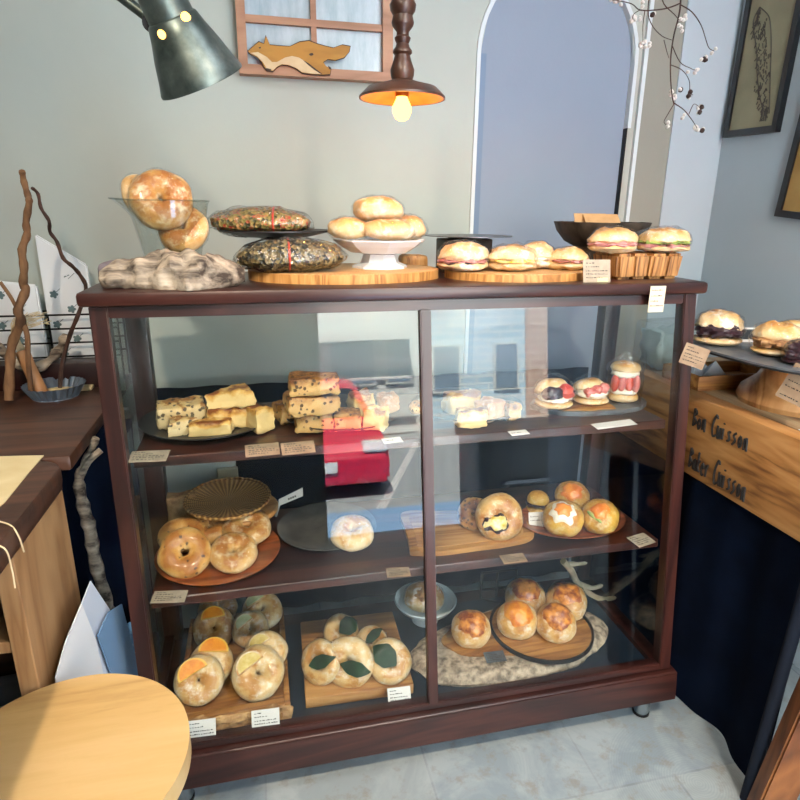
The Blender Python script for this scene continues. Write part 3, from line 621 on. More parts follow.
# tags on the upper shelf edge
def flat(label, px, py, z, w, d, yaw=0, mat=CARD, seed=0, ink=INKS, tilt=.12, **kw): return card(label, px, py, z+.001, w, d, tilt, yaw, mat, seed=seed, ink=ink, **kw)
flat('price tag lying at the far left end of the upper shelf', 146, 462, SH1, .07, .042, -.1, CARD, 1)
flat('brown price tag lying before the right rim of the chip scone plate', 263, 456, SH1, .064, .03, .05, KRAFT, 2, tilt=.5)
flat('brown price tag lying before the tall scone stack', 299, 454, SH1, .064, .03, .05, KRAFT, 3, tilt=.5)
flat('little white card at the shelf edge just left of the middle post', 394, 443, SH1, .04, .022, .1, CARDW, 4, rows=[(.5, .6)])
flat('little white card at the shelf edge under the brown pastry', 521, 435, SH1, .042, .02, .1, CARDW, 5, rows=[(.5, .6)])
flat('wide white card lying before the slate tray', 618, 427, SH1, .105, .026, .12, CARDW, 6, rows=[])

# ------------------------------------------------------------------ middle shelf
z2 = SH2+.0045
plate('wooden_plate', 'reddish wooden plate carrying five bagels on the middle shelf', Vector((-.432, .116, SH2)), .134, .014, REDW)
GB = 'bagels on the reddish wooden plate'
bagel('dark-speckled bagel leaning up at the front left of the reddish plate', 185, 553, z2+.042, 26, .75, mat=B_FRUIT, seed=1, wrap=False, hole=.13, group=GB)
bagel('speckled bagel lying behind the leaning front bagel', 183, 535, z2+.024, 24, .2, mat=B_FRUIT, seed=2, wrap=False, group=GB)
bagel('wrapped bagel at the back middle of the reddish plate', 210, 528, z2+.026, 20, .35, mat=B_FRUIT, seed=3, group=GB)
bagel('wrapped bagel at the back right of the reddish plate', 247, 528, z2+.03, 24, .3, seed=4, group=GB)
bagel('shiny golden bagel at the front right of the reddish plate', 234, 553, z2+.028, 24, .35, seed=5, group=GB, hole=.06)
# wicker basket over a pale round board
WICK, t = new('wicker'); v = t.coords(rand=False); wv = t.n('ShaderNodeTexWave', wave_type='RINGS', rings_direction='Z'); wv.inputs['Scale'].default_value = 70; t.l(v, wv.inputs['Vector'])
rg = t.n('ShaderNodeTexGradient', gradient_type='RADIAL'); t.l(v, rg.inputs['Vector']); rs = t.math('SINE', t.math('MULTIPLY', rg.outputs['Fac'], 300))
f = t.math('ADD', t.math('MULTIPLY', wv.outputs['Fac'], .5), t.math('MULTIPLY', rs, .3)); t.out(t.ramp(f, [(.0, '6a431c'), (.45, 'a67a40'), (.9, 'cfa566')]), .6, 0, 0, f, .8, .004)
P = aty(228, 500, .252)
pb = T('round_board', 'pale round board on a low foot beneath the wicker basket', 'board', (P.x+.028, .25, SH2)); mk('board', lathe([(0, .035), (.085, .035), (.09, .039), (.09, .046), (.087, .049), (0, .049)], 40), LIGHTW, pb); mk('foot', lathe([(0, 0), (.05, 0), (.045, .005), (.04, .035), (0, .035)], 32), LIGHTW, pb)
r = .098; bk = T('wicker_basket', 'shallow round wicker basket behind the five bagels', 'basket', (P.x, .25, SH2+.049), (.05, 0, 0))
mk('weave', lathe([(0, .016), (.03, .016), (.06, .018), (r-.002, .026), (r, .028), (r+.001, .025), (.062, .008), (.04, .001), (0, 0)], 64), WICK, bk)
mk('rim', tube([(r*math.cos(a), r*math.sin(a), .027+.0012*math.sin(a*20)) for a in [2*PI*k/64 for k in range(65)]], .004, 8), WICK, bk)
P = aty(291, 501, .27); sk = T('white_name_stick', 'white paddle stick with faint writing leaning behind the grey plate', 'label stick', (aty(277, 508, .27).x, .27, SH2+.001))
a0 = aty(279, 506, .27)-sk.location; a1 = aty(303, 496, .27)-sk.location
b = bmesh.new(); dz = Vector((0, 0, .017)); hexa(b, [a0, a1, a1+Vector((0, .003, 0)), a0+Vector((0, .003, 0)), a0+dz, a1+dz*1.3, a1+dz*1.3+Vector((0, .003, 0)), a0+dz+Vector((0, .003, 0))]); mk('paddle', b, CARDW, sk, False)
mk('stick', tube([(-.004, .002, 0), a0+Vector((.002, .0015, .008))], .003, 6), CARDW, sk)
b = bmesh.new(); m_ = (a0+a1)/2+dz*.55
for i in range(4): c = m_+(a1-a0)*(.09*i-.12); bx(c.x, c.x+.004, c.y-.0006, c.y, c.z-.003, c.z+.002, 0, b)
mk('writing', b, INKS, sk, False)
b = bx(-.033, .033, -.02, .02, 0, .078, .004); subdiv(b, 3); disp(b, .003, 50, 2)
tag(mk('carved_block', b, ROUGHCUT, None, True, (-.525, .285, SH2), (0, 0, .1)), 'rough carved wooden block at the back left corner of the middle shelf', 'block')
plate('grey_plate', 'large grey stoneware plate with a single bagel on the middle shelf', Vector((-.185, .178, SH2)), .118, .016, GREYP, base=.7)
bagel('lone golden bagel on the large grey plate', 352, 533, SH2+.004+.03, 22, .35, mat=B_BAGELP, seed=7, hole=.04)
# wavy wooden tray with egg bagel
cr = [on(410, 556, SH2), on(440, 556, SH2), on(478, 551, SH2), on(508, 547, SH2), on(533, 540, SH2), on(528, 527, SH2), on(517, 516, SH2), on(470, 515, SH2), on(430, 515, SH2), on(402, 516, SH2), on(404, 530, SH2), on(408, 543, SH2)]
c0 = sum(cr, Vector())/len(cr); pts = [(p.x, p.y) for p in smoothpath([p-c0 for p in cr]+[cr[0]-c0], 5)[:-1]]
tw = T('wooden_tray', 'light wavy-edged wooden tray holding the egg bagel', 'tray', c0)
mk('board', prism(pts, 0, .012, .003), OAK, tw); mk('worn_face', prism([(x*.86, y*.8) for x, y in pts], .0115, .0135, .0008), LIGHTW, tw)
def eggfill(t, R, sq):
    mk('lettuce', disp(bun_bm(R*.54, R*.40, R*.2, 1, 0, 1, .2), .003, 70), ANKO, t, loc=(-R*.25, -R*.22, R*.38)); mk('egg_salad', disp(bun_bm(R*.48, R*.33, R*.23, 4, 0, 1, .2), .004, 70), EGG, t, loc=(-R*.28, -R*.2, R*.42))
bagel('egg salad bagel propped upright on the light wooden tray', 499, 517, SH2+.0125+.045, 24, 1.15, -.1, seed=9, wrap=True, topping=eggfill, hole=.02, sq=.9)
bagel('dark wrapped bagel leaning behind the egg salad bagel', 474, 514, SH2+.0125+.033, 17, 1.1, -.5, B_SCHOC, 10, True)
# red oval plate with topped buns
rp = Vector((.408, .085, SH2)); plate('wooden_plate', 'red-brown wooden plate with cheese-topped buns at the right of the middle shelf', rp, .136, .018, REDW, oval=.72)
GT = 'topped buns on the red-brown plate'
bunx('topped_bun', 'upright bun with orange and white topping at the front left of the red-brown plate', 'bun', 563, 519, z2+.036, 20, 18, 18, .55, None, B_ROLL, 11, SALMON, True, GT, .95, .42, .004, (0, 0, 1), lambda t, rx, ry, h: mk('white_cheese', patch_bm(rx, ry, h, 11, .62, .0025, .5, (0, -.1, 1)), CREAM, t))
bunx('topped_bun', 'bun with orange topping and green sliver at the front right of the red-brown plate', 'bun', 600, 517, z2+.036, 18, 18, 17, .6, None, B_ROLL, 12, SALMON, True, GT, .95, .45, .004, (0, -.1, 1), lambda t, rx, ry, h: mk('herb_sliver', disp(bun_bm(rx*.5, ry*.1, h*.1, 1, 0, 1), .002, 60), LETT, t, loc=(-rx*.3, -ry*.45, h*.78), rot=(.6, 0, -.6)))
bunx('topped_bun', 'orange-topped bun behind the two front buns of the red-brown plate', 'bun', 572, 496, z2+.04, 17, 16, 13, .35, None, B_ROLL, 13, SALMON, True, GT, .95, .6, .004)
sandwich('small brown sandwich at the back left of the red-brown plate', 537, 512, z2, 11, 10, 20, [(ANKO, .95, .5, .2, .05, 'filling')], 0, None, B_ROLL, 14)
card('white card standing before the small brown sandwich', 537, 527, z2, .04, .036, 1.2, -.1, CARDW, seed=8, rows=[(.7, .6), (.45, .8)], ink=INKS)
flat('price tag lying at the front left end of the middle shelf', 167, 603, SH2, .066, .034, -.15, CARD, 9)
flat('brown price tag lying under the grey plate beside the middle post', 399, 577, SH2, .05, .03, -.1, KRAFT, 10)
flat('brown price tag lying before the light wooden tray', 516, 563, SH2, .056, .03, .0, KRAFT, 11)
flat('grey price tag lying at the right end of the middle shelf', 648, 545, SH2, .055, .04, .25, CARD, 12)

# ------------------------------------------------------------------ bottom of the showcase
bt = T('rough_wooden_tray', 'hollowed wooden tray with rough bark-cut front holding the fruit-topped bagels', 'tray', (-.416, .125, FL)); hw, hd, hz = .119, .172, .042
b = bx(-hw, hw, -hd, hd, 0, .03, .003); bx(-hw, -hw+.013, -hd, hd, .029, hz, .003, b); bx(hw-.013, hw, -hd, hd, .029, hz, .003, b); bx(-hw+.012, hw-.012, hd-.013, hd, .029, hz, .003, b); bx(-hw+.012, hw-.012, -hd, -hd+.02, .029, hz, .003, b)
mk('tray_body', b, OAK, bt)
b = bx(-hw, hw, -.002, .006, .001, hz-.003, .002); bmesh.ops.subdivide_edges(b, edges=[e for e in b.edges if e.calc_length() > .01], cuts=12, use_grid_fill=True); disp(b, .008, 45, 5, 4); mk('rough_front', b, ROUGHCUT, bt, False, (0, -hd-.001, 0))
zt1 = FL+.031; GF = 'fruit-topped bagels in the rough tray'
def pal(m): return lambda t, R, sq: orange(t, R, sq, m, .5, .5, True, .55)
og = lambda t, R, sq: orange(t, R, sq, None, .35, .55, True, .62)
bagel('bagel with an orange slice at the front left of the rough tray', 199, 680, zt1+.046, 24, .95, mat=B_BAGELP, seed=21, topping=og, group=GF, hole=.05)
bagel('bagel with an orange slice tucked behind the front left one', 211, 664, zt1+.05, 22, .8, mat=B_BAGELP, seed=22, topping=lambda t, R, sq: orange(t, R, sq, None, -.2, .75, True, .66), group=GF, hole=.05)
bagel('dark-baked bagel with an orange slice in the left middle of the rough tray', 214, 628, zt1+.04, 21, .85, mat=B_BAGEL, seed=23, topping=lambda t, R, sq: orange(t, R, sq, None, .0, .7, True, .55), group=GF, hole=.05)
bagel('plain wrapped bagel at the back left of the rough tray', 218, 608, zt1+.03, 19, .3, mat=B_FLOUR, seed=24, group=GF)
bagel('large pale bagel with a lemon slice at the front right of the rough tray', 258, 673, zt1+.046, 26, .85, mat=B_BAGELP, seed=25, topping=pal(LEMON), group=GF, hole=.05)
bagel('pale bagel with a small slice behind the large lemon one', 266, 652, zt1+.052, 21, .75, mat=B_BAGELP, seed=26, topping=pal(LEMON), group=GF, hole=.05)
bagel('wrapped bagel with a pale green slice in the right middle of the rough tray', 250, 629, zt1+.04, 18, .85, mat=B_BAGELP, seed=27, topping=pal(PALEG), group=GF, hole=.05)
bagel('green-tinted wrapped bagel at the back right of the rough tray', 262, 611, zt1+.035, 20, .5, mat=B_BAGELP, seed=28, topping=pal(PALEG), group=GF, hole=.05)
b2 = tag(mk('cutting_board', bx(-.123, .123, -.135, .135, 0, .028, .003), LIGHTW, None, True, (-.137, .104, FL), (0, 0, -.03)), 'thick plain wooden board under the leaf-wrapped bagels', 'board')
z3 = FL+.028; GL = 'leaf-topped bagels on the plain board'
bagel('bagel seen edge-on with leaf at the left of the plain board', 321, 662, z3+.04, 22, 1.1, -.75, B_BAGELP, 31, True, leaf(.6), GL)
bagel('bagel with a dark leaf down its right side at the front of the plain board', 349, 662, z3+.043, 25, 1.15, -.3, B_BAGELP, 32, True, leaf(-.25, .95), GL)
bagel('bagel with a dark leaf across its upper left at the right of the plain board', 390, 661, z3+.036, 22, .85, -.1, B_BAGELP, 33, True, leaf(2.4, 1.0, .5), GL)
bagel('wrapped leaf bagel at the back left of the plain board', 341, 632, z3+.035, 18, .7, .3, B_BAGELP, 34, True, leaf(.3, 1, .5), GL)
bagel('small leaf bagel half hidden at the back right of the plain board', 371, 643, z3+.03, 17, .6, -.5, B_BAGELP, 35, True, leaf(1.0), GL)
# white footed dish
P = on(425, 619, FL); rr = 31*mpp(P); pd = T('footed_dish', 'pale blue-white footed dish behind the middle post', 'dish', P)
mk('bowl', lathe([(0, .04), (.03, .040), (rr*.9, .05), (rr, .064), (rr-.003, .066), (rr*.86, .054), (.03, .046), (0, .045)], 48), CELAD, pd); mk('foot', lathe([(0, 0), (.036, 0), (.034, .006), (.026, .016), (.026, .041), (0, .041)], 40), CELAD, pd)
bunx('wrapped_bun', 'grey-beige wrapped bun lying in the pale footed dish', 'bun', 424, 598, FL+.062, 20, 17, 14, .3, None, B_FLOUR, 41, NUT, True, None, .9, .4)
# bark slab
sl = T('bark_slab', 'live-edge oval bark slab on the cabinet floor under the cheese buns', 'wood slab', (.268, .072, FL), (0, 0, .10))
def slabo(sx, s_y, sd): return [(.272*sx*math.cos(a)*(1+.05*noise.noise(Vector((math.cos(a)*2, math.sin(a)*2, sd)))), .125*s_y*math.sin(a)*(1+.10*noise.noise(Vector((math.cos(a)*3, math.sin(a)*3, sd+4))))) for a in [2*PI*k/72 for k in range(72)]]
b = bmesh.new(); rings = []
for s_, z in ((1.0, 0), (1.02, .008), (.97, .018), (.90, .026), (.84, .0285), (.5, .0285)): rings.append([b.verts.new((x, y, z)) for x, y in slabo(s_, s_ if s_ > .6 else .4, 1)])
for a, c in zip(rings, rings[1:]):
    for k in range(72): b.faces.new((a[k], a[(k+1) % 72], c[(k+1) % 72], c[k]))
b.faces.new(rings[0][::-1]); b.faces.new(rings[-1]); disp(b, .004, 55, 3, 4); mk('bark', b, BARKP, sl)
mk('wood_face', prism([(x+.02, y+.018) for x, y in slabo(.74, .68, 1)], .024, .0335, .001), OAK, sl)
P = on(541, 627, FL+.04); rr = 51*mpp(P); zb3 = FL+.0335
rb = T('round_board', 'round wooden board with black rim on the bark slab', 'board', (P.x, P.y, zb3)); mk('board', lathe([(0, 0), (rr*.95, 0), (rr*.95, .008), (0, .008)], 56), OAK, rb); mk('rim', lathe([(rr*.94, 0), (rr, .002), (rr, .012), (rr*.975, .013), (rr*.95, .009), (rr*.94, .003)], 56), IRON, rb)
GC = 'cheese buns on the bark slab'; z4 = zb3+.008
def chz(label, px, py, z, s, tilt, seed, m=CHEESEB, yaw=None): return bunx('cheese_bun', label, 'bun', px, py, z, s, s*.95, s*.92, tilt, yaw, B_BUN, seed, m, seed not in (51, 52, 55), GC, .9, .72, .004, (0, .15, 1))
chz('cheese bun at the front left of the black-rimmed board', 517, 620, z4+.037, 20, .6, 51, CHEESE)
chz('cheese bun with browned swirls at the front right of the black-rimmed board', 556, 623, z4+.036, 20, .6, 52)
chz('wrapped cheese bun at the back left of the black-rimmed board', 525, 598, z4+.036, 20, .5, 53)
chz('wrapped browned bun at the back right of the black-rimmed board', 566, 602, z4+.036, 20, .45, 54)
chz('single cheese bun beside the black-rimmed board on the bare slab', 471, 629, zb3+.034, 19.5, .6, 55)
flat('dark grey tag lying on the slab before the black-rimmed board', 497, 662, zb3+.001, .05, .032, -.05, SLATE, 13)
# price tags standing along the front glass
card('white price tag leaning on the rough tray half hidden by the stool', 0, 0, 0, .058, .044, 1.1, -.05, CARDW, seed=14, ink=INK, P=Vector((aty(201, 736, -.074).x, -.074, FL+.004)))
card('white price tag leaning on the rough tray right corner', 0, 0, 0, .058, .044, 1.1, -.05, CARDW, seed=15, ink=INK, P=Vector((aty(266, 731, -.074).x, -.074, FL+.004)))
card('white price tag leaning on the plain board', 400, 707, FL, .052, .042, 1.1, -.05, CARDW, seed=16, ink=INK)
# wire stand and antler
b = bmesh.new(); y = .27
def wy(px, py): return aty(px, py, y)
q = on(484, 598, FL)
base = Vector((wy(497, 590).x, y, FL)); ws = T('wire_stand', 'small black square-bar stand at the back of the cabinet floor', 'stand', base)
def rod(*pts): tube([p-base for p in pts], .0035, 6, b)
x0, x1 = wy(481, 590).x, wy(515, 590).x; zr = wy(490, 589).z; zf = FL+.003
rod(Vector((x0, y, zf)), Vector((x0, y, zr+.055))); rod(Vector((x0, y, zr)), Vector((x1, y, zr))); rod(Vector((x1, y, zf)), Vector((x1, y, zr+.055))); rod(Vector((x0, y, zf)), Vector((x1, y-.06, zf))); rod(Vector((lerp(x0, x1, .45), y, zf)), Vector((lerp(x0, x1, .45), y, zr+.055))); rod(Vector((x0, y, zr+.055)), Vector((x1, y, zr+.055)))
mk('bars', b, BLACK, ws)
tip = on(614, 599, FL+.008); an = T('antler', 'pale forked antler standing behind the bark slab at right', 'antler', (tip.x, tip.y, FL))
def ap(px, py, dy=0): return aty(px, py, tip.y+dy)-an.location
b = tube(smoothpath([ap(563, 561, -.03), ap(571, 570, -.02), ap(577, 582, -.01), ap(589, 593), ap(602, 599), ap(616, 597.5)], 5), [.009]+[.009]*8+[.0085]*8+[.0075]*4+[.006]*4+[.002], 8)
mk('beam', b, ANTLER, an); mk('tine', tube(smoothpath([ap(566, 564, -.02), ap(577, 564, -.03), ap(587, 563, -.03)], 4), [.007]*4+[.005]*4+[.002], 8), ANTLER, an); mk('tine', tube(smoothpath([ap(580, 584), ap(592, 588, -.01), ap(603, 585, -.02)], 4), [.008]*4+[.006]*4+[.002], 8), ANTLER, an)
# ------------------------------------------------------------------ on top of the showcase
def chunk(name, label, cat, P, lx, ly, lz, mat, seed, amp=.012, rot=0, bev=.01):
    b = bx(-lx/2, lx/2, -ly/2, ly/2, 0, lz, bev); bmesh.ops.subdivide_edges(b, edges=[e for e in b.edges if e.calc_length() > .015], cuts=6, use_grid_fill=True); disp(b, amp, 14, seed, 5)
    for v in b.verts:
        if v.co.z < .004: v.co.z = 0
    o = mk(name, b, mat, None, True, P, (0, 0, rot)); return tag(o, label, cat)
def driftf(u, v):
    x = (u-.5); a = 2*PI*v; env = (math.sin(PI*min(.985, max(.015, u**.72)))**.55); h = .043*env*(.55+.75*u if u < .75 else 1.05)+.006; d = .05*env+.008
    r = 1+.34*noise.noise(Vector((u*9, math.cos(a)*1.3, math.sin(a)*1.3)))+.12*noise.noise(Vector((u*22, math.cos(a)*3, math.sin(a)*3+9)))
    return Vector((x*.25, d*math.cos(a)*r+.02*math.sin(u*7), max(0, .018+h*math.sin(a)*r)))
b = grid(driftf, 60, 28, False, True)
for k in (0, 59): b.verts.ensure_lookup_table(); b.faces.new([b.verts[k*28+j] for j in range(28)])
tag(mk('driftwood', b, DRIFT, None, True, (-.462, .06, ZT)), 'gnarled grey driftwood log along the left front of the cabinet top', 'driftwood')
chunk('wood_block', 'low bark-edged wood block under the glass jug', 'wood block', (-.468, .20, ZT), .16, .14, .034, BARK, 4, .004)
chunk('grey_wood_block', 'grey weathered wood block behind the driftwood left end', 'wood block', (-.575, .14, ZT), .05, .10, .04, plain('weathered_grey', '6d6670', .8, c2='847c82', scale=20, bstr=.4), 5, .003)
zp = ZT+.036; jc = Vector((-.478, .2, zp)); H = 1.226-zp; J = T('glass_jug', 'clear glass jug with pouring lip holding bagels', 'jug', jc)
def jugf(u, v):
    a = 2*PI*u; r = lerp(.055, .078, v**1.2); sp_ = max(0, math.cos(a-PI))**12*max(0, (v-.72)/.28)**1.5*.03; return Vector(((r+sp_)*math.cos(a), r*math.sin(a), H*v+sp_*.1))
b = grid(jugf, 48, 20, True); b.verts.ensure_lookup_table(); b.faces.new([b.verts[i*20] for i in range(48)]); mk('body', b, PITCHG, J)
mk('rim', tube([jugf(k/48, 1) for k in range(49)], .0018, 6, None, False), PITCHG, J); mk('base_ring', tube([Vector((.054*math.cos(a), .054*math.sin(a), .004)) for a in [2*PI*k/40 for k in range(41)]], .004, 6, None, False), PITCHG, J)
def bagel_at(label, px, py, y, Rpx, tilt, yaw, mat, seed, wrap=True, hole=.06):
    P = aty(px, py, y); R = Rpx*mpp(P); t = T('bagel', label, 'bagel', P, (tilt, 0, yaw), 'bagels in the glass jug'); mk('crust', bagel_bm(R, .85, seed, 0, hole), mat, t)
    if wrap: mk('plastic_wrap', disp(bagel_bm(R, .85, seed, .0025, hole), .003, 70, seed+5), FILM, t)
bagel_at('golden bagel sticking up highest out of the glass jug', 161, 200, .18, 31, 1.15, .15, B_BAGEL, 61)
bagel_at('bagel sunk low inside the glass jug', 184, 230, .185, 25, 1.0, -.3, B_BAGEL, 62)
bagel_at('bagel seen edge-on behind the highest one in the jug', 139, 196, .225, 21, 1.3, 1.0, B_BAGEL, 63)
P = aty(219, 265, .13); bunx('small_wrapped_bun', 'small yellow-brown wrapped bun on the cabinet top beside the jug', 'bun', *prj(Vector((P.x, .13, ZT+.016))), ZT+.016, 13, 12, 12, 0, 0, B_ROLL, 64, NUT, True, None, .9, .5)
# footed dark plate with the herb loaf, and the dark loaf in front
yp = .235; P0 = aty(276, 231, yp); rr = 55*mpp(P0); sd = T('footed_dark_plate', 'dark footed plate under the greenish herb loaf', 'plate', (P0.x, yp, ZT)); hz = P0.z-ZT
mk('dish', lathe([(0, hz-.012), (rr*.55, hz-.012), (rr, hz), (rr, hz+.003), (rr*.55, hz-.008), (0, hz-.008)], 48), IRON, sd); mk('foot', lathe([(0, 0), (.055, 0), (.05, .006), (.02, .02), (.018, hz-.02), (.04, hz-.011), (0, hz-.011)], 32), IRON, sd)
def loaf(label, P, rx, ry, rz, mat, seed, yaw, strip):
    t = T('wrapped_loaf', label, 'loaf', P, (0, 0, yaw)); mk('loaf', disp(bun_bm(rx, ry, rz, seed, 0, .8, .1), .004, 90, seed), mat, t, loc=(0, 0, rz*.8))
    mk('plastic_wrap', disp(bun_bm(rx*1.03, ry*1.03, rz*1.02, seed, .002, .85, .1), .007, 45, seed+2), FILM2, t, loc=(0, 0, rz*.82))
    mk('red_tie', tube([(strip*rx, ry*1.08*math.cos(a)*.97, rz*.8+rz*1.07*math.sin(a)*(1 if math.sin(a) > 0 else .75)) for a in [2*PI*k/24 for k in range(25)]], .0022, 6), BERRY, t)
k = mpp(P0); loaf('long wrapped greenish herb loaf lying on the dark footed plate', Vector((aty(262, 222, yp).x, yp-.01, P0.z-.008)), 49*k, .055, .03, GRAN1, 3, -.1, .25)
ty = .175; zb = 1.0935
def oboard(label, xl, xr, y, ry, h):
    c = (xl+xr)/2; rx = (xr-xl)/2; t = T('log_slice_board', label, 'serving board', (c, y, ZT))
    o = [(rx*math.cos(a)*(1+.02*noise.noise(Vector((math.cos(a)*2, math.sin(a)*2, xl)))), ry*math.sin(a)*(1+.03*noise.noise(Vector((math.cos(a)*2, math.sin(a)*2, 5))))) for a in [2*PI*k/72 for k in range(72)]]
    mk('edge', prism(o, 0, h-.001, .002), SLICEE, t); mk('face', prism([(x*.985, y_*.975) for x, y_ in o], h-.004, h, .0005), SLICE, t); return c
oboard('oval log-slice board under the white footed dish', aty(248, 272, ty).x, aty(437, 272, ty).x, ty, .135, zb-ZT)
oboard('thin oval wooden board under the row of sandwich buns', .082, .415, .14, .115, .016)
P = aty(291, 268, .125); loaf('dark fruit-studded wrapped loaf at the left front of the log-slice board', Vector((aty(291, 255, .12).x, .12, zb)), 52*mpp(P), .05, .034, GRAN2, 6, .0, -.05)
# white pedestal dish
dy = .19; P = aty(380, 240, dy); rr = 47*mpp(P); hd_ = P.z-zb; dd = T('footed_dish', 'white octagonal footed dish full of floury buns on the log-slice board', 'dish', (P.x, dy, zb))
mk('bowl', lathe([(0, hd_*.5), (rr*.3, hd_*.5), (rr*.62, hd_*.56), (rr*.86, hd_*.8), (rr, hd_), (rr*.985, hd_+.002), (rr*.8, hd_*.84), (rr*.5, hd_*.66), (0, hd_*.62)], 8), WHITEC, dd, False)
mk('foot', lathe([(0, 0), (rr*.6, 0), (rr*.6, hd_*.08), (rr*.42, hd_*.2), (rr*.36, hd_*.5), (0, hd_*.52)], 8), WHITEC, dd, False)
def topbun(label, px, py, y, rx, ry, h, seed, mat=B_FLOUR, name='floury_bun', tilt=0, group='floury buns in the white dish', yaw=0):
    P = aty(px, py, y); k = mpp(P); t = T(name, label, 'bun', P, (tilt, 0, yaw), group); mk('crust', disp(bun_bm(rx*k, ry*k, h*k, seed, 0, .75, .07), .003, 40, seed), mat, t)
    mk('plastic_wrap', disp(bun_bm(rx*k, ry*k, h*k, seed, .0035, .8, .04), .003, 60, seed+5), FILM, t)
topbun('floury bun topmost on the white dish', 378, 211, .19, 26, 22, 14, 71)
topbun('floury bun at the left of the white dish', 349, 230, .17, 21, 20, 12, 72, B_BUN)
topbun('floury bun at the front right of the white dish', 389, 231, .15, 27, 20, 12, 73)
topbun('floury bun behind at the right edge of the white dish', 408, 229, .225, 18, 17, 13, 74)
chunk('wood_stub', 'short brown wood stub behind the white dish', 'wood block', (aty(413, 262, .285).x, .285, ZT), .065, .05, .04, SLICEE, 9, .002)
# second thin plate on dark block
yp = .265; P = aty(468, 236, yp); rr = 44*mpp(P); zz = P.z; x0, x1 = aty(440, 250, yp).x, aty(487, 250, yp).x
tag(mk('dark_block', bx(-(x1-x0)/2, (x1-x0)/2, -.035, .035, 0, zz-ZT-.006, .003), plain('dark_block_wood', '2a201a', .6, c2='3c2e24', scale=20), None, True, ((x0+x1)/2, yp, ZT)), 'dark wooden block under the thin metal plate', 'block')
tag(mk('metal_plate', lathe([(0, 0), (rr*.4, 0), (rr*.5, .003), (rr, .006), (rr, .0075), (rr*.5, .0045), (0, .002)], 48), plain('grey_metal', '6c6f72', .3, .8), None, True, (P.x, yp, zz-.006)), 'thin grey metal plate on the dark block behind the sandwich buns', 'plate')
# sandwich buns on the oval board
GS = 'sandwich buns on the thin oval board'; zs = ZT+.016
def topsand(label, px, py, y, w, h, fills, seed, z=zs, d=None, group=GS, mat=B_FLOUR, roll=0):
    P = aty(px, py, y); k = mpp(P); P.z = z; rx = w*k/2; ry = d or rx*.85; h = h*k; t = T('sandwich_bun', label, 'sandwich', P, (0, roll, facing(P)*.4), group)
    mk('lower_bun', disp(bun_bm(rx, ry, h*.23, seed, 0, 1, .1), .004, 40, seed), mat, t, loc=(0, 0, h*.23)); mk('upper_bun', disp(bun_bm(rx*.99, ry*.98, h*.53, seed+1, 0, .35, .12), .005, 40, seed), mat, t, loc=(0, 0, h*.48), rot=(-.06, .05*math.sin(seed), 0))
    for i, (m, s, zc, th) in enumerate(fills): mk(('ham', 'lettuce', 'filling')[i % 3] if m is not CREAM else 'cream', disp(bun_bm(rx*s*.98, ry*s*.98, h*th, seed+3+i, 0, 1, .15), .006, 50, i), m, t, loc=(0, -ry*.04, h*zc))
    mk('plastic_wrap', disp(bun_bm(rx, ry, h*.5, seed, .004, .95, .03), .005, 45, seed+2), FILM, t, loc=(0, 0, h*.5)); return t
topsand('sandwich bun with reddish filling at the left end of the thin oval board', 463, 268, .12, 50, 28, [(HAM, 1.0, .36, .1), (ANKO, .9, .3, .08)], 81)
topsand('sandwich bun with pale egg filling in the middle of the thin oval board', 511, 271, .11, 48, 25, [(EGG, 1.0, .4, .13)], 82)
topsand('floury sandwich bun close behind the pale egg one', 536, 270, .15, 34, 26, [(CREAM, 1.0, .4, .12)], 83)
topsand('sandwich bun at the right end of the thin oval board', 568, 267, .12, 40, 22, [(HAM, 1.0, .42, .1)], 84, mat=B_BUN)
# carved bowl with kraft cards
yp = .265; P = aty(602, 222, yp); rr = 47*mpp(P); hb = P.z-ZT
cb = T('carved_bowl', 'dark carved wooden bowl holding brown paper cards at the back right of the cabinet top', 'bowl', (P.x, yp, ZT))
mk('bowl', disp(lathe([(0, hb-.062), (.055, hb-.062), (rr*.75, hb-.045), (rr*.93, hb-.02), (rr, hb), (rr*.95, hb), (rr*.88, hb-.018), (rr*.7, hb-.038), (0, hb-.05)], 56), .0015, 60), BOWLD, cb)
mk('foot', lathe([(0, 0), (.075, 0), (.075, .01), (.06, .02), (.06, hb-.058), (0, hb-.058)], 40), BOWLD, cb)
for i, (px, dz, rz, tx, lb) in enumerate(((597, .028, .05, 1.25, 'brown paper card standing at the back of the carved bowl'), (606, .016, -.1, .75, 'brown paper card leaning at the front of the carved bowl'))):
    c = aty(px, 222, yp-.01*i); tag(mk('paper_card', bx(-.045, .045, -.001, .05, -.0006, .0006), KRAFTP, None, False, (c.x, yp+.02-.03*i, P.z-.028+.012*i), (tx, 0, rz)), lb, 'card')
# split log tray with two ham buns
yl = .10; x0, x1 = aty(603, 266, yl).x, aty(686, 256, yl-.05).x; zt5 = aty(650, 254, yl-.055).z
lt = T('split_log_tray', 'dark-grooved split-log block at the right front corner of the cabinet top', 'wood block', ((x0+x1)/2, yl, ZT)); hw = (x1-x0)/2; hh = zt5-ZT
b = bmesh.new(); N = 4; g = []
for i in range(N):
    a, c = -1+2*i/N, -1+2*(i+1)/N; s_ = 1-.08; e = .002+.006*(i % 2); ins = .92
    hexa(b, [(a*hw*ins+.0006, -.05+e*.6, 0), (c*hw*ins-.0006, -.05+e*.6, 0), (c*hw*ins-.0006, .05, 0), (a*hw*ins+.0006, .05, 0), (a*hw+.0008, -.056+e, hh), (c*hw-.0008, -.056+e, hh), (c*hw-.0008, .055, hh), (a*hw+.0008, .055, hh)])
bmesh.ops.bevel(b, geom=b.edges[:], offset=.006, segments=3, affect='EDGES'); mk('block', b, TRAYEDGE, lt)
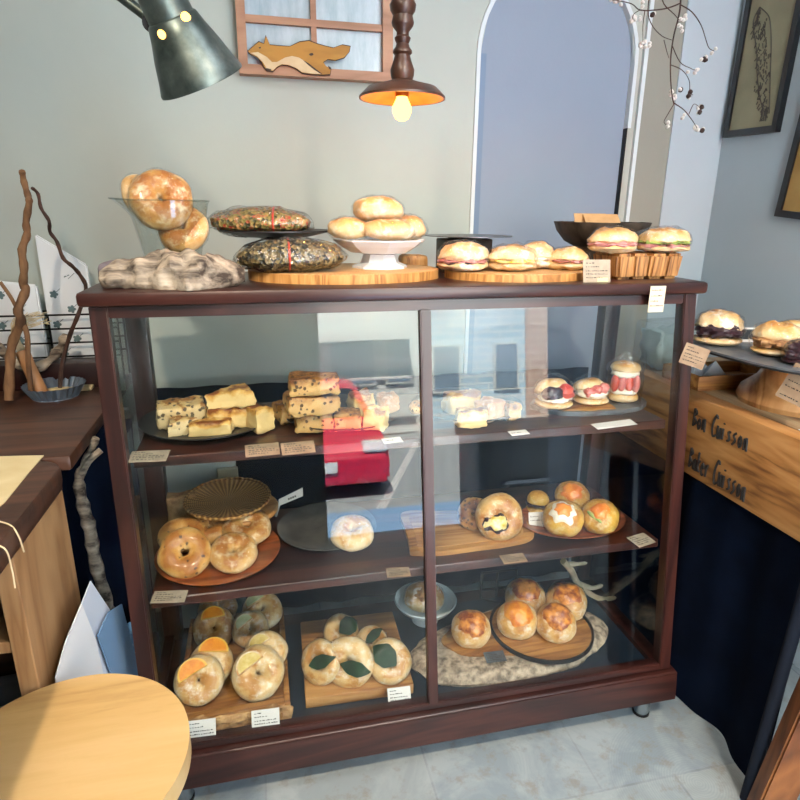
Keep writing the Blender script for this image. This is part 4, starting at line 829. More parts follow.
topsand('ham sandwich bun on the left of the split-log block', 612, 250, .09, 47, 24, [(HAM, 1.02, .36, .14)], 85, zt5, None, 'ham buns on the split-log block', B_BUN)
topsand('ham and lettuce bun on the right of the split-log block', 662, 250, .09, 50, 24, [(LETT, 1.0, .42, .1), (HAM, 1.02, .3, .1)], 86, zt5, None, 'ham buns on the split-log block', B_BUN)
card('grey-beige price card with yellow sticker standing on the cabinet top edge', 597, 279, ZT, .06, .046, 1.35, -.05, CARD, seed=20, ink=INKS, P=Vector((aty(597, 279, .012).x, .012, ZT)), sticker=True)
P = aty(659, 283, -.017); card('cream note hanging down over the right front edge of the cabinet top', 0, 0, 0, .036, .054, 1.5708, 0, plain('cream_note', 'cdbfa6', .8), [(.84, .8), (.62, .9), (.42, .6), (.24, 1)], 21, INK, P=Vector((P.x, -.0165, aty(659, 312, -.017).z)), name='hanging_note', cat='note')

# ------------------------------------------------------------------ lamps
ly = .1; P = aty(402, 98, ly); R_ = 43*mpp(P)
PL = T('pendant_lamp', 'turned wooden pendant lamp with a lit bare bulb above the cabinet', 'lamp', P)
kz = mpp(P)
prof = [(10, 16), (11.5, 20), (12, 25), (9, 33), (8, 36), (7.5, 38), (9.5, 40), (9.5, 42), (7, 45), (6, 48), (7.5, 51), (8, 53), (6, 55), (6, 58), (10, 63), (11, 66), (9.5, 72), (12, 76), (13, 81), (11.5, 84), (8, 92), (6, 105), (6, 112), (9, 118), (9, 124), (6, 132), (5, 160), (4, 200)]
mk('turned_stem', lathe([(0, 14*kz)]+[(r*kz, z*kz) for r, z in prof]+[(0, 200*kz)], 40), TURNEDW, PL)
mk('lamp_shade', lathe([(.012, 9*kz), (.03, 8.5*kz), (R_*.7, 5*kz), (R_*.97, -1*kz), (R_, -1*kz), (R_, 1*kz), (R_*.8, 9*kz), (R_*.45, 13*kz), (.02, 16*kz), (.012, 16*kz)], 56), TURNEDW, PL)
mk('glow_lining', lathe([(.014, 8.2*kz), (.03, 7.7*kz), (R_*.7, 4.3*kz), (R_*.955, -.8*kz), (R_*.965, -.5*kz), (R_*.7, 4.8*kz), (.014, 8.8*kz)], 56), plain('gold_glow_tone', 'c98b3c', .45, c2='b87a30', scale=30), PL); mk('socket', lathe([(0, 11*kz), (.013, 11*kz), (.013, 1*kz), (0, 1*kz)], 24), plain('brass', '8a6a34', .35, .9), PL)  # added lining, its gold colour carries the bulb's amber glow
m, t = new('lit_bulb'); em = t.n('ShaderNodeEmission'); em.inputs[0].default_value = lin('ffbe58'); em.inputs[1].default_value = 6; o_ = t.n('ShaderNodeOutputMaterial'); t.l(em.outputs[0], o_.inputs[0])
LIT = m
mk('bulb', lathe([(0, 3*kz), (5*kz, 2*kz), (6*kz, -1*kz), (9.5*kz, -8*kz), (9.5*kz, -13*kz), (6.5*kz, -19*kz), (3*kz, -21*kz), (0, -21.5*kz)], 28), LIT, PL)
mk('cord', tube([(0, 0, 198*kz), (0, 0, 2.5-P.z)], .003, 8), BLACK, PL)
# articulated lamp
yc = 0.0; A = aty(202, 82, yc); B = aty(171, 17, yc); yb = yc+.0
for _ in range(30): yb -= (aty(171, 17, yb)-A).dot((A-CAM).normalized())*.5
B = aty(171, 17, yb-.012); ax = (B-A); L = ax.length; ax.normalize(); kc = mpp(A)
GALV, t = new('galvanised_steel'); v = t.coords(rand=False); t.out(t.ramp(t.noise(v, 18, 5, .6), [(.3, '3f4a48'), (.55, '66706c'), (.8, '8d9590')]), .38, .85, 0, t.noise(v, 40), .1)
AL = T('angle_lamp', 'grey galvanised work lamp on a jointed arm above the left of the cabinet', 'lamp', A, Vector((0, 0, 1)).rotation_difference(ax).to_euler())
rr = 42*kc; r2 = 22*kc
mk('lamp_shade', lathe([(rr+.002, 0), (rr+.002, .003), (rr*.93, L*.22), (rr*.80, L*.52), (rr*.66, L*.78), (r2*1.1, L*.97), (r2, L), (r2*.95, L), (rr*.62, L*.78), (rr*.78, L*.5), (rr*.97, .002)], 56), GALV, AL)
mk('neck', lathe([(0, L*.98), (r2, L*.98), (r2*.98, L*1.3), (r2*.85, L*1.62), (r2*.3, L*1.7), (0, L*1.7)], 40), GALV, AL)
mk('bulb', lathe([(0, L*.1), (.018, L*.16), (.026, L*.34), (.018, L*.55), (.013, L*.7), (.013, L*.97), (0, L*.97)], 24), LIT, AL)
Mi = AL.matrix_basis.inverted()
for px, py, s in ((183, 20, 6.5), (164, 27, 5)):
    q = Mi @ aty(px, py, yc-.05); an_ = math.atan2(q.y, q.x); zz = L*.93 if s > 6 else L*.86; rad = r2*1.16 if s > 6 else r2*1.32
    b = bmesh.new(); bmesh.ops.create_uvsphere(b, u_segments=14, v_segments=8, radius=s*kc*.8); bmesh.ops.scale(b, vec=(.45, 1, 1), verts=b.verts); mk('vent_glow', b, LIT, AL, True, (rad*math.cos(an_)*.93, rad*math.sin(an_)*.93, zz), (0, 0, an_))  # glowing knobs stand in for bulb light through vent holes
def il(px, py, dy=0): return Mi @ aty(px, py, yc+dy)
jt = mk('joint', tube([il(151, 23, -.02), il(151, 23, .02)], 8*kc, 20), IRON, AL); mk('screw', tube([il(151, 23, -.026), il(151, 23, -.02)], 3*kc, 12), CHROME, jt)
mk('arm', tube([il(146, 16), il(120, -4), il(20, -110)], 5*kc, 12), GALV, AL); mk('bracket', tube([il(151, 23), il(162, 14)], 6*kc, 10), IRON, AL)

# ------------------------------------------------------------------ hanging berry branch
yt = .22
TW = T('berry_branch', 'bare brown branch with white popcorn berries hanging at top right', 'branch', aty(680, 0, yt)); O = TW.location
def tp_(px, py, dy=0): return aty(px, py, yt+dy)-O
paths = [([(700, -520), (692, -300), (685, -90), (681, -5), (679, 15), (674, 35), (671, 55), (670.5, 75), (672, 95), (674, 104)], .0024), ([(681, 5), (692, 12), (701, 25), (706, 40), (709, 48), (714, 51)], .0013), ([(672, 45), (680, 62), (690, 68), (695, 70)], .0011), ([(671, 65), (682, 70), (689, 80), (690, 92), (693, 95)], .0012), ([(674, 103), (684, 110), (692, 120), (697, 128)], .0013), ([(689, 114), (694, 104), (700, 108)], .001), ([(674, 104), (668, 114), (664, 122), (668, 126)], .001), ([(681, 3), (668, 8), (655, 10), (640, 10), (632, 4), (620, 1), (612, 0)], .0016), ([(645, 10), (643, 25), (643, 42)], .0011), ([(652, -20), (648, 10), (652, 25), (662, 36), (672, 40)], .0013), ([(660, -10), (664, 4), (674, 14), (679, 20)], .0014), ([(640, 10), (634, 14), (632, 20)], .001), ([(664, 40), (667, 52), (669, 58)], .001)]
b = bmesh.new()
for i, (p, r) in enumerate(paths):
    q = smoothpath([tp_(x, y, .02*math.sin(i*2.1+j*.6)) for j, (x, y) in enumerate(p)], 4); tube(q, [r*(1-.5*j/len(q)) for j in range(len(q))], 6, b)
mk('twigs', b, BRANCHD, TW)
POP = plain('white_berry', 'cfcac2', .6); HUSK = plain('brown_husk', '2e1c14', .7)
r = random.Random(5); n_ = 0
for (cx_, cy_, m_, hus) in ((614, 0, 3, 0), (620, 2, 2, 0), (633, 19, 5, 0), (637, 17, 4, 0), (643, 45, 4, 1), (648, 44, 4, 0), (640, 4, 2, 0), (655, 13, 1, 1), (683, 20, 3, 0), (681, 28, 3, 0), (686, 17, 2, 0), (704, 57, 2, 2), (714, 51, 2, 0), (695, 70, 3, 0), (672, 93, 4, 0), (674, 97, 2, 0), (681, 88, 1, 1), (690, 95, 1, 2), (686, 71, 1, 0), (699, 107, 3, 1), (700, 111, 1, 1), (667, 125, 4, 0), (697, 129, 5, 0), (704, 128, 1, 1), (685, 116, 2, 0)):
    for j in range(m_+hus):
        h = j >= m_; bb = bmesh.new(); bmesh.ops.create_icosphere(bb, subdivisions=2, radius=(.0056 if h else .0042)); disp(bb, .0012, 200, j)
        c = tp_(cx_+r.uniform(-3, 3), cy_+r.uniform(-3, 3), r.uniform(-.008, .008)); mk('husk' if h else 'berry', bb, HUSK if h else POP, TW, True, c)

# ------------------------------------------------------------------ right-hand counter
CX = .68; CZ0, CZ1 = .605, .80
rc = T('plank_counter', 'thick pine plank counter with handwriting on its face at right', 'counter', (CX, 0, 0))
mk('plank', bx(0, .045, -.62, .36, CZ0, CZ1, .004), PLANKW, rc); mk('top', bx(.045, RX-CX-.004, -.62, .40, CZ1-.04, CZ1, .002), PLANKTOP, rc)
# brush lettering: strokes on a unit grid
STK = {'T': ['0,1 .7,1', '.35,1 .35,0'], 'C': ['.7,.95 .45,1.1 .1,.75 .05,.3 .3,-.1 .7,.05'], 'u': ['.05,.6 .1,.1 .35,0 .5,.6', '.5,.6 .55,0'], 'i': ['.1,.6 .12,0', '.12,.85 .15,.9'], 's': ['.45,.6 .1,.5 .4,.2 .05,0'], 'o': ['.3,.6 .05,.3 .3,0 .5,.3 .3,.6'], 'n': ['.05,.6 .1,0', '.1,.4 .35,.6 .5,-.1'], '!': ['.1,1.1 .1,.3', '.1,.05 .12,0'], 'B': ['.1,1 .1,0', '.1,1 .55,.8 .1,.55 .6,.3 .1,0'], 'e': ['.05,.35 .5,.4 .3,.62 .05,.3 .25,0 .5,.1'], 'r': ['.1,.6 .12,0', '.12,.4 .4,.6'], 'a': ['.45,.6 .1,.45 .1,.05 .4,.2 .48,.6', '.48,.6 .52,0'], 'k': ['.1,1 .1,0', '.5,.6 .12,.3 .55,0'], ' ': []}
def lettering(word, y0, z0, y1, hgt, z1):
    b = bmesh.new(); n = len(word); w = abs(y1-y0)/n
    for i, ch in enumerate(word):
        f = (i+.1)/n; yy = y0+(y1-y0)*f; zz = z0+(z1-z0)*f
        for st in STK[ch]:
            p = [tuple(map(float, q.split(','))) for q in st.split()]; p = [Vector((-.0006, yy-a*w*1.25, zz+c*hgt+.002*math.sin(i*3+a*5))) for a, c in p]
            tube(smoothpath(p, 3), .0028, 6, b)
    return b
def face_pt(px, py): return atx(px, py, CX)
a, c = face_pt(692, 425), face_pt(748, 451); mk('handwriting', lettering('Bon Cuisson', a.y, a.z, c.y, .042, c.z), INK, rc, True)
a, c = face_pt(688, 466), face_pt(745, 501); mk('handwriting', lettering('Baker Cuisson', a.y, a.z, c.y, .048, c.z), INK, rc, True)
# cloth under the counter
def cloth(u, v):
    y = lerp(.50, -.325, u); z = lerp(.61, .004, v); f = (.010+.012*v)*math.sin(u*17+.6)+.006*math.sin(u*41); return Vector((CX+.022+f*.8, y, z))
b = grid(cloth, 90, 14); bmesh.ops.solidify(b, geom=b.faces[:], thickness=.003)
tag(mk('navy_curtain', b, NAVY, None, True), 'dark navy cloth hanging to the floor below the plank counter', 'curtain')
tag(mk('blue_post', tube([(.654, -.325, .0), (.672, -.335, .6)], .012, 14), NAVY2, None, True), 'dark blue post standing at the near end of the navy cloth', 'post')
lg = T('counter_leg', 'worn brown timber trestle leg at the lower right corner', 'trestle', (.663, -.352, 0))
b = bmesh.new(); hexa(b, [(-.035, -.02, 0), (.025, -.045, 0), (.04, -.005, 0), (-.02, .02, 0), (.0, -.075, .605), (.06, -.10, .605), (.075, -.06, .605), (.015, -.035, .605)]); bmesh.ops.bevel(b, geom=b.edges[:], offset=.004, segments=2, affect='EDGES'); mk('leg', b, LEGW, lg)
q = atx(796, 735, .71)-lg.location; mk('bracket_shelf', bx(q.x-.02, q.x+.09, q.y-.10, q.y+.02, q.z-.012, q.z+.012, .002), LEGW, lg)
tag(mk('paper_slip', bx(-.05, .05, -.03, .03, 0, .0012), WHITEP, None, False, (.775, -.225, CZ1)), 'white paper slip on the plank counter before the wooden cake stand', 'paper')
# cake stand
pc = Vector((.868, -.045, CZ1)); zsl = .92; cs = T('cake_stand', 'turned wooden cake stand on the plank counter', 'cake stand', pc)
hs = zsl-CZ1; CSW = wood('turned_beech', '8f6036', 'b98552', 'd0a06c', 'Z', 5, 50, .4, .2)
mk('stem', lathe([(0, 0), (.118, 0), (.124, .012), (.118, .03), (.09, .055), (.07, hs-.03), (.075, hs-.024), (0, hs-.024)], 48), CSW, cs); mk('top', lathe([(0, hs-.026), (.12, hs-.026), (.185, hs-.012), (.188, hs-.002), (0, hs-.002)], 56), CSW, cs)
se = [(math.copysign(abs(math.cos(a))**.72, math.cos(a))*.218, math.copysign(abs(math.sin(a))**.72, math.sin(a))*.215) for a in [2*PI*k/72 for k in range(72)]]
sp2 = T('slate_plate', 'dark slate plate of sandwiches on the wooden cake stand', 'plate', (pc.x, pc.y, zsl-.002), (0, 0, .12)); mk('slate', prism(se, 0, .007, .0015), SLATE, sp2); mk('edge', ribbon([(x, z) for x, z in ((0, 0),)], [(0, 0)], 0, 0) if False else prism([(x*1.004, y*1.004) for x, y in se], -.001, .003, .0006), IRON, sp2)
zs2 = zsl+.0052
def rs(label, px, py, w, h, fm, seed, crust=B_FLOUR, group='sandwiches on the slate plate', nm='filling', dome=.55, tilt=.0):
    P = on(px, py, zs2); k = mpp(P); rx = w*k/2; ry = rx*.85; h *= k; t = T('sandwich', label, 'sandwich', P, (tilt, 0, facing(P)), group)
    mk('lower_bun', bun_bm(rx, ry, h*.15, seed, 0, 1), crust, t, loc=(0, 0, h*.15)); mk(nm, disp(bun_bm(rx*.9, ry*.9, h*.25, seed+2, 0, 1, .2), .008, 70, seed), fm, t, loc=(0, -ry*.1, h*.42)); mk('upper_bun', disp(bun_bm(rx*.98, ry*.92, h*.5, seed+1, 0, .25, .12), .006, 40, seed), crust, t, loc=(0, ry*.12, h*.52), rot=(-.16, .06, 0))
    mk('plastic_wrap', disp(bun_bm(rx, ry, h*.5, seed, .004, .95, .03), .006, 40, seed+2), FILM, t, loc=(0, 0, h*.5))
rs('floury bun with purple bean filling at the left corner of the slate plate', 716, 344, 45, 33, ANKO, 91, nm='bean_paste')
rs('nut-crusted sandwich on the slate plate behind the hanging kraft tag', 775, 355, 46, 32, NUT, 92, B_BUN, nm='nut_filling')
rs('dark-filled sandwich at the right edge of the photo on the slate plate', 800, 364, 34, 24, ANKO, 93, ANKO, nm='black_filling')
rs('nutty bun at the back of the slate plate', 792, 343, 34, 22, NUT, 94, B_BUN, nm='nut_filling')
P = on(746, 342, zs2); card('black and white tag standing between the bean bun and nut sandwich', 0, 0, 0, .05, .034, 1.2, -.2, CARDW, [(.5, .01)], 25, P=P)
bt_ = [o for o in S.objects if o.get('label', '').startswith('black and white tag')][0]; mk('black_panel', bx(-.022, .022, .006, .030, .0009, .0016), plain('black_tag', '14191c', .5), bt_, False)
P = aty(690, 366, -.06); card('kraft tag hung at the left corner of the slate plate', 0, 0, 0, .052, .044, 1.45, -.35, KRAFT, ROWS, 22, INK, .30, P=P)
P = atx(789, 402, .70); card('large kraft tag hung from the front edge of the slate plate', 0, 0, 0, .056, .074, 1.40, -1.05, KRAFT, [(.88, .7), (.74, .6), (.52, .55), (.36, .7), (.1, .7)], 23, INK, .30, P=P)
# tray with folded papers
tr = T('wooden_box_tray', 'shallow brown wooden tray of folded papers on the plank counter', 'tray', (.83, .155, CZ1)); b = bx(-.12, .12, -.07, .07, 0, .006, .001)
for q in ((-.12, .12, -.07, -.062), (-.12, .12, .062, .07), (-.12, -.112, -.062, .062), (.112, .12, -.062, .062)): bx(*q, .006, .036, .001, b)
mk('tray', b, OAK, tr)
for i, (x, y, s, rz, lb) in enumerate(((.765, .17, .05, .3, 'tall folded blue-white paper tent in the brown tray'), (.80, .145, .04, -.4, 'small folded blue-white paper tent in the brown tray'))):
    b = bmesh.new(); v = [b.verts.new(q) for q in ((-s, -s*.6, 0), (s, -s*.6, 0), (0, 0, s*1.3), (-s, s*.6, 0), (s, s*.6, 0))]; b.faces.new((v[0], v[1], v[2])); b.faces.new((v[1], v[4], v[2])); b.faces.new((v[4], v[3], v[2])); b.faces.new((v[3], v[0], v[2])); b.faces.new((v[0], v[3], v[4], v[1]))
    tag(mk('folded_paper', b, BLUEP, None, False, (x, y, CZ1+.007), (0, 0, rz)), lb, 'paper')
# clear box of bags seen through the cabinet's right side
cbx = T('clear_bag_box', 'clear plastic box of bags seen through the right end of the cabinet', 'box', (.80, .33, CZ1), (0, 0, .15))
b = bx(-.085, .085, -.05, .05, 0, .13, .01); mk('box', b, FILM2, cbx); mk('bags', disp(subdiv(bx(-.07, .07, -.04, .04, .006, .105, .008), 5), .012, 30, 3), plain('pale_bags', '9fb0b2', .4, coat=.3), cbx); mk('label', bx(-.0, .035, -.0512, -.0502, .055, .075), plain('grey_label', '5a6462', .7), cbx, False)

# ------------------------------------------------------------------ left side: desk, table, things
DZ = .78; DXR = -.668
dk = T('front_desk', 'brown-topped wooden desk with open shelves at the left edge', 'desk', (-.95, -.3, 0))
o = dk.location
def loc_(x, y): return (x-o.x, y-o.y)
cor = [loc_(DXR, -.75)]+[loc_(DXR-.05+.05*math.cos(a), -.055+.05*math.sin(a)) for a in [PI/2*k/8 for k in range(9)]]+[loc_(-1.3, -.005), loc_(-1.3, -.75)]
mk('top', prism(cor, DZ-.04, DZ, .012), DESKW, dk)
mk('end_panel', bx(DXR-.04-o.x, DXR-.012-o.x, -.26-o.y, -.02-o.y, 0, DZ-.04, .002), PANELW, dk, False)
mk('back_panel', bx(-1.28-o.x, DXR-.04-o.x, -.04-o.y, -.02-o.y, 0, DZ-.04), DESKW, dk, False)
sz = atx(20, 612, -.72).z
mk('shelf', bx(-1.28-o.x, DXR-.04-o.x, -.255-o.y, -.04-o.y, sz-.02, sz, .002), PANELW, dk, False); mk('shelf', bx(-1.28-o.x, DXR-.04-o.x, -.255-o.y, -.04-o.y, .16, .18, .002), PANELW, dk, False)
GP = 'folded packages on the desk shelf'; zz = .18
for i, (h, m_, lb) in enumerate(((.07, WHITEP, 'white wrapped package at the bottom of the desk shelf pile'), (.045, GREYBAG, 'grey folded package second from the bottom on the desk shelf'), (.04, GREYBAG, 'grey folded package in the middle of the desk shelf pile'), (.04, GREYBAG, 'blue-grey folded package topmost on the desk shelf pile'))):
    tag(mk('folded_package', disp(subdiv(bx(-.19, .19, -.09, .09, 0, h, .012), 4), .006, 18, i), m_, None, True, (-.905+.01*i, -.155, zz+.002)), lb, 'package', GP); zz += h+.003
pt = [on(0, 457, DZ), on(44, 456, DZ), on(30, 472, DZ), on(5, 503, DZ), on(0, 507, DZ), on(-60, 540, DZ), on(-80, 470, DZ)]; c0 = on(10, 475, DZ)
tag(mk('parchment_sheet', prism([(p.x-c0.x, p.y-c0.y) for p in pt], 0, .0015), CREAMP, None, False, (c0.x, c0.y, DZ+.0002)), 'beige parchment sheet lying on the left desk', 'paper')
s0 = on(-20, 518, DZ+.002); s1 = on(8, 524, DZ+.002); b = tube(smoothpath([s0, s1, atx(18, 535, DXR+.004), atx(24, 552, DXR+.005)], 6), .0012, 6); tube(smoothpath([on(-20, 545, DZ+.002), atx(4, 548, DXR+.004), atx(12, 570, DXR+.006), atx(15, 588, DXR+.006)], 6), .0012, 6, b)
tag(mk('string', b, RAFF, None, True), 'thin white string trailing over the rounded desk edge', 'string')
bk2 = tag(mk('back_table', bx(-.45, .135, -.30, .30, DZ-.03, DZ, .006), DESKW, None, True, (-.80, .30, 0)), 'dark brown side table behind the front desk', 'table')
# tart tin, bamboo whisk, branches
tc_ = on(56, 396, DZ); tr_ = 28*mpp(tc_)
def tinf(u, v):
    a = 2*PI*u; r = lerp(tr_*.74, tr_, v)*(1+.03*math.cos(a*28)); return Vector((r*math.cos(a), r*math.sin(a), .03*v+.001))
b = grid(tinf, 112, 5, True); bmesh.ops.solidify(b, geom=b.faces[:], thickness=.0008)
tt = T('tart_tin', 'fluted blue-grey tart tin under the bamboo whisk on the side table', 'tin', tc_); mk('side', b, TIN, tt); mk('base', lathe([(0, 0), (tr_*.75, 0), (tr_*.75, .002), (0, .002)], 40), TIN, tt)
b0 = on(42, 396, DZ+.003); b1 = aty(22, 351, b0.y+.02); wk = T('bamboo_whisk', 'bamboo handled whisk with pale fibres leaning up from the tart tin', 'whisk', b0)
mk('handle', tube([Vector((0, 0, .006)), (b1-b0)*.55, (b1-b0)], [.016, .0145, .0155], 16), BAMB, wk)
b = bmesh.new(); r = random.Random(9)
for i in range(46):
    e = aty(14+r.uniform(-3, 3), 330+r.uniform(-4, 6), b1.y)-b0; f_ = aty(r.uniform(14, 52), 316+r.uniform(-6, 12), b1.y+r.uniform(-.03, .02))-b0
    tube(smoothpath([(b1-b0)*.98+Vector((r.uniform(-.008, .008), r.uniform(-.008, .008), 0)), e, lerp(e, f_, .5)+Vector((0, 0, r.uniform(-.004, .012))), f_], 4), .0009, 4, b)
mk('fibres', b, RAFF, wk)
def branch(label, pix, y, rads, mat=BRANCH, extra=()):
    P = [aty(px, py, y+.012*math.sin(i*1.7)) for i, (px, py) in enumerate(pix)]; base = P[-1].copy(); base.z = DZ; t = T('twisted_branch', label, 'branch', base, (0, 0, 0), None)
    q = smoothpath([p-base for p in P], 4); n = len(q); R_ = [lerp(rads[0], rads[1], i/n)*(1+.12*math.sin(i*1.9)) for i in range(n)]; mk('stem', tube(q, R_, 9), mat, t)
    for e, r in extra: mk('side_shoot', tube(smoothpath([aty(a, c, y)-base for a, c in e], 4), r, 7), mat, t)
zy = on(10, 402, DZ).y
branch('thick pale twisted branch rising highest at the far left', [(22, 171), (24, 182), (28, 196), (29, 203), (26, 222), (27, 235), (22, 250), (24, 268), (23, 285), (26, 290), (18, 310), (21, 322), (12, 345), (10, 370), (9, 400)], zy, (.006, .011), BRANCH, [([(31, 198), (29, 203)], .003), ([(21, 318), (27, 335), (28, 360), (31, 392)], .006), ([(0, 282), (10, 296), (17, 309)], .004)])
branch('thin dark crooked twig left of the cabinet corner', [(32, 188), (38, 194), (41, 208), (49, 221), (50, 232), (57, 242), (63, 258), (72, 266), (80, 275), (86, 289), (78, 315), (70, 335), (62, 365), (60, 388)], zy+.02, (.0035, .005), BRANCHD)
tag(mk('driftwood_arch', tube(smoothpath([aty(-5, 345, .47), aty(15, 362, .47), aty(35, 368, .46), aty(52, 358, .46), aty(62, 345, .47), aty(66, 335, .47)], 6), [.011+.003*math.sin(i) for i in range(31)], 9), DRIFT, None, True), 'grey curved driftwood piece before the wire rack', 'driftwood')
# wire rack with paper rolls
yr = .535; rk = T('wire_rack', 'black wire rack holding printed white paper bags at left', 'rack', (-.83, yr, DZ)); ro = rk.location; b = bmesh.new()
zrs = [aty(60, y_, yr).z for y_ in (315, 329, 343, 357)]
for z in zrs: tube([(-.22, .0, z-ro.z), (.16, .0, z-ro.z)], .0026, 6, b); tube([(-.22, .07, z-ro.z), (.16, .07, z-ro.z)], .0026, 6, b)
mk('rods', b, BLACK, rk)
for x in (-.22, .0, .16):
    for y_ in (0, .07): mk('upright', tube([(x, y_, 0), (x, y_, zrs[0]-ro.z)], .003, 6), BLACK, rk)
def paperbag(label, pxl, pxr, pyt_l, pyt_r, y, seed):
    xl, xr = aty(pxl, 300, y).x, aty(pxr, 300, y).x; w = xr-xl; zl, zr2 = aty(pxl, pyt_l, y).z, aty(pxr, pyt_r, y).z; t = T('paper_bag', label, 'paper bag', (xl, y, DZ+.002), group=None)
    b = bmesh.new(); hexa(b, [(0, 0, 0), (w, 0, 0), (w, .03, 0), (0, .03, 0), (0, .006, zl-DZ), (w, .004, zr2-DZ), (w, .018, zr2-DZ), (0, .02, zl-DZ)]); bmesh.ops.bevel(b, geom=b.edges[:], offset=.004, segments=2, affect='EDGES'); mk('bag', b, WHITEP, t)
    b = bmesh.new(); r = random.Random(seed); H_ = min(zl, zr2)-DZ; k = 0
    z = .03
    while z < H_-.02:
        x = w*(.22 if k % 2 else .55)+r.uniform(-.006, .006); f_ = .006*z/H_
        b = bmesh.new()
        b.faces.new([b.verts.new((x+.0105*(.62+.38*abs(math.cos(a*2.5)))*math.cos(a), f_-.0014, z+.0105*(.62+.38*abs(math.cos(a*2.5)))*math.sin(a))) for a in [2*PI*q_/60+k for q_ in range(60)]])
        tube([(x, f_-.0014, z), (x+.016, f_-.0014, z+.014)], .0009, 4, b)
        mk('flower_print', b, PRINT, t, False); k += 1; z += .038
paperbag('tall white paper bag printed with grey flowers beside the cabinet', 44, 91, 235, 266, .558, 1)
paperbag('shorter white printed paper bag at the left edge behind the thick branch', -12, 38, 281, 286, .558, 2)
tag(mk('dark_red_box', bx(-.14, .14, -.03, .03, 0, .065, .004), plain('dark_red_wood', '24090a', .4, coat=.3), None, True, (-.83, .50, DZ)), 'dark red-brown box in front of the wire rack', 'box')
P = on(70, 389, DZ); tag(mk('cream_pad', bx(-.055, .055, -.02, .02, 0, .008, .002), CREAMP, None, True, (P.x, P.y-.005, DZ)), 'cream paper pad lying before the dark red box', 'pad')
# cloth behind and in the gap, pale board and switch
zn = .745
def bcl(u, v): return Vector((lerp(-.62, .69, u), .555+.006*math.sin(u*60), lerp(zn, .003, v)))
b = grid(bcl, 120, 8); bmesh.ops.solidify(b, geom=b.faces[:], thickness=.003); tag(mk('navy_cloth', b, NAVY, None, True), 'dark navy cloth hung low along the wall behind the cabinet', 'cloth')
tag(mk('gap_cloth', disp(subdiv(bx(-.24, .022, -.004, .004, 0, .745, .001), 6), .004, 20, 2), NAVY, None, True, (-.64, .30, 0)), 'black-blue cloth in the gap between side table and cabinet', 'cloth')
xl, xr = aty(165, 480, .47).x, aty(237, 480, .47).x; pbd = T('pale_board', 'pale board leaning behind the cabinet below the chip scones', 'board', ((xl+xr)/2, .47, 0)); hw = (xr-xl)/2
mk('board', bx(-hw, hw, 0, .012, 0, .72, .002), plain('pale_board_paint', 'a9b0ac', .8), pbd, False); q = aty(238, 472, .466); mk('switch_box', bx(hw-.05, hw+.005, -.02, 0, q.z-.015, q.z+.017, .003), plain('ivory_plastic', 'a9a48c', .5), pbd, False)
# stick in the gap and leaning papers
g = [aty(96, 438, .14), aty(86, 462, .14), aty(79, 480, .13), aty(83, 505, .13), aty(90, 530, .12), aty(95, 560, .12), aty(106, 600, .11), aty(112, 622, .11)]; e = Vector((-.672, .06, 0)); q = smoothpath(g, 4)
ds = T('gap_driftwood', 'gnarled driftwood stick standing in the gap beside the cabinet', 'driftwood', e); dq = [p-e for p in q]+[Vector((0, 0, 0))]; mk('stem', tube(dq, [.007+.006*min(1, i/14)+.002*math.sin(i*2.2) for i in range(len(dq))], 9), DRIFT, ds); mk('side_shoot', tube(smoothpath([aty(101, 450, .14)-e, aty(88, 462, .13)-e, aty(79, 480, .13)-e], 4), .007, 8), DRIFT, ds)
def sheet(label, pix, dx, m_, fold=None):
    def pp(px, py): return atx(px, py, lerp(-.662, -.618, (px-57)/80)+dx)
    P = [pp(*p) for p in pix]; b = bmesh.new(); f = [b.verts.new(p) for p in P]; k = [b.verts.new(p+Vector((-.0022, .001, 0))) for p in P]; n = len(P)
    for i in range(n): b.faces.new((f[i], f[(i+1) % n], k[(i+1) % n], k[i]))
    b.faces.new(f); b.faces.new(k[::-1]); return tag(mk('leaning_sheet', b, m_, None, False), label, 'paper board')
sheet('pale blue-white folded board leaning behind the stool', [(91, 581), (140, 655), (140, 800), (104, 800), (82, 604)], 0, BLUEP)
sheet('white folded board standing in front of the pale blue one', [(82, 604), (96, 640), (104, 676), (112, 800), (75, 800), (56, 678), (66, 642)], .003, WHITEP)
sheet('blue sheet leaning against the cabinet side', [(109, 612), (122, 604), (134, 650), (139, 668), (141, 740), (112, 676), (98, 636)], .0045, BLUEG)
b = subdiv(bx(-.03, .02, -.02, .02, 0, .05, .006), 4); disp(b, .012, 30, 3); tag(mk('blue_cloth_bundle', b, CLOTHB, None, True, atx(120, 640, -.635)-Vector((0, -.05, .06))), 'crumpled blue cloth beside the cabinet base', 'cloth')

# ------------------------------------------------------------------ stool
SZ = .50; sc = Vector((-.61, -.416, 0)); Rs = .166
sto = T('wooden_stool', 'round light pine stool in the lower left foreground', 'stool', sc)
o = [(Rs*math.cos(a), Rs*math.sin(a)) for a in [2*PI*k/96 for k in range(96)]]
mk('seat', prism(o, SZ-.032, SZ, .008), STOOLW, sto)
for k in range(4):
    a = -.35+k*PI/2; u = Vector((math.cos(a), math.sin(a), 0)); mk('leg', tube([u*.10+Vector((0, 0, SZ-.03)), u*.14+Vector((0, 0, .24)), u*.18], [.019, .021, .015], 14), STOOLW, sto)
for k in range(4):
    a, c = -.35+k*PI/2, -.35+(k+1)*PI/2; mk('rung', tube([Vector((math.cos(q_)*.152, math.sin(q_)*.152, .17+.03*(k % 2))) for q_ in (a, c)], .009, 10), STOOLW, sto)

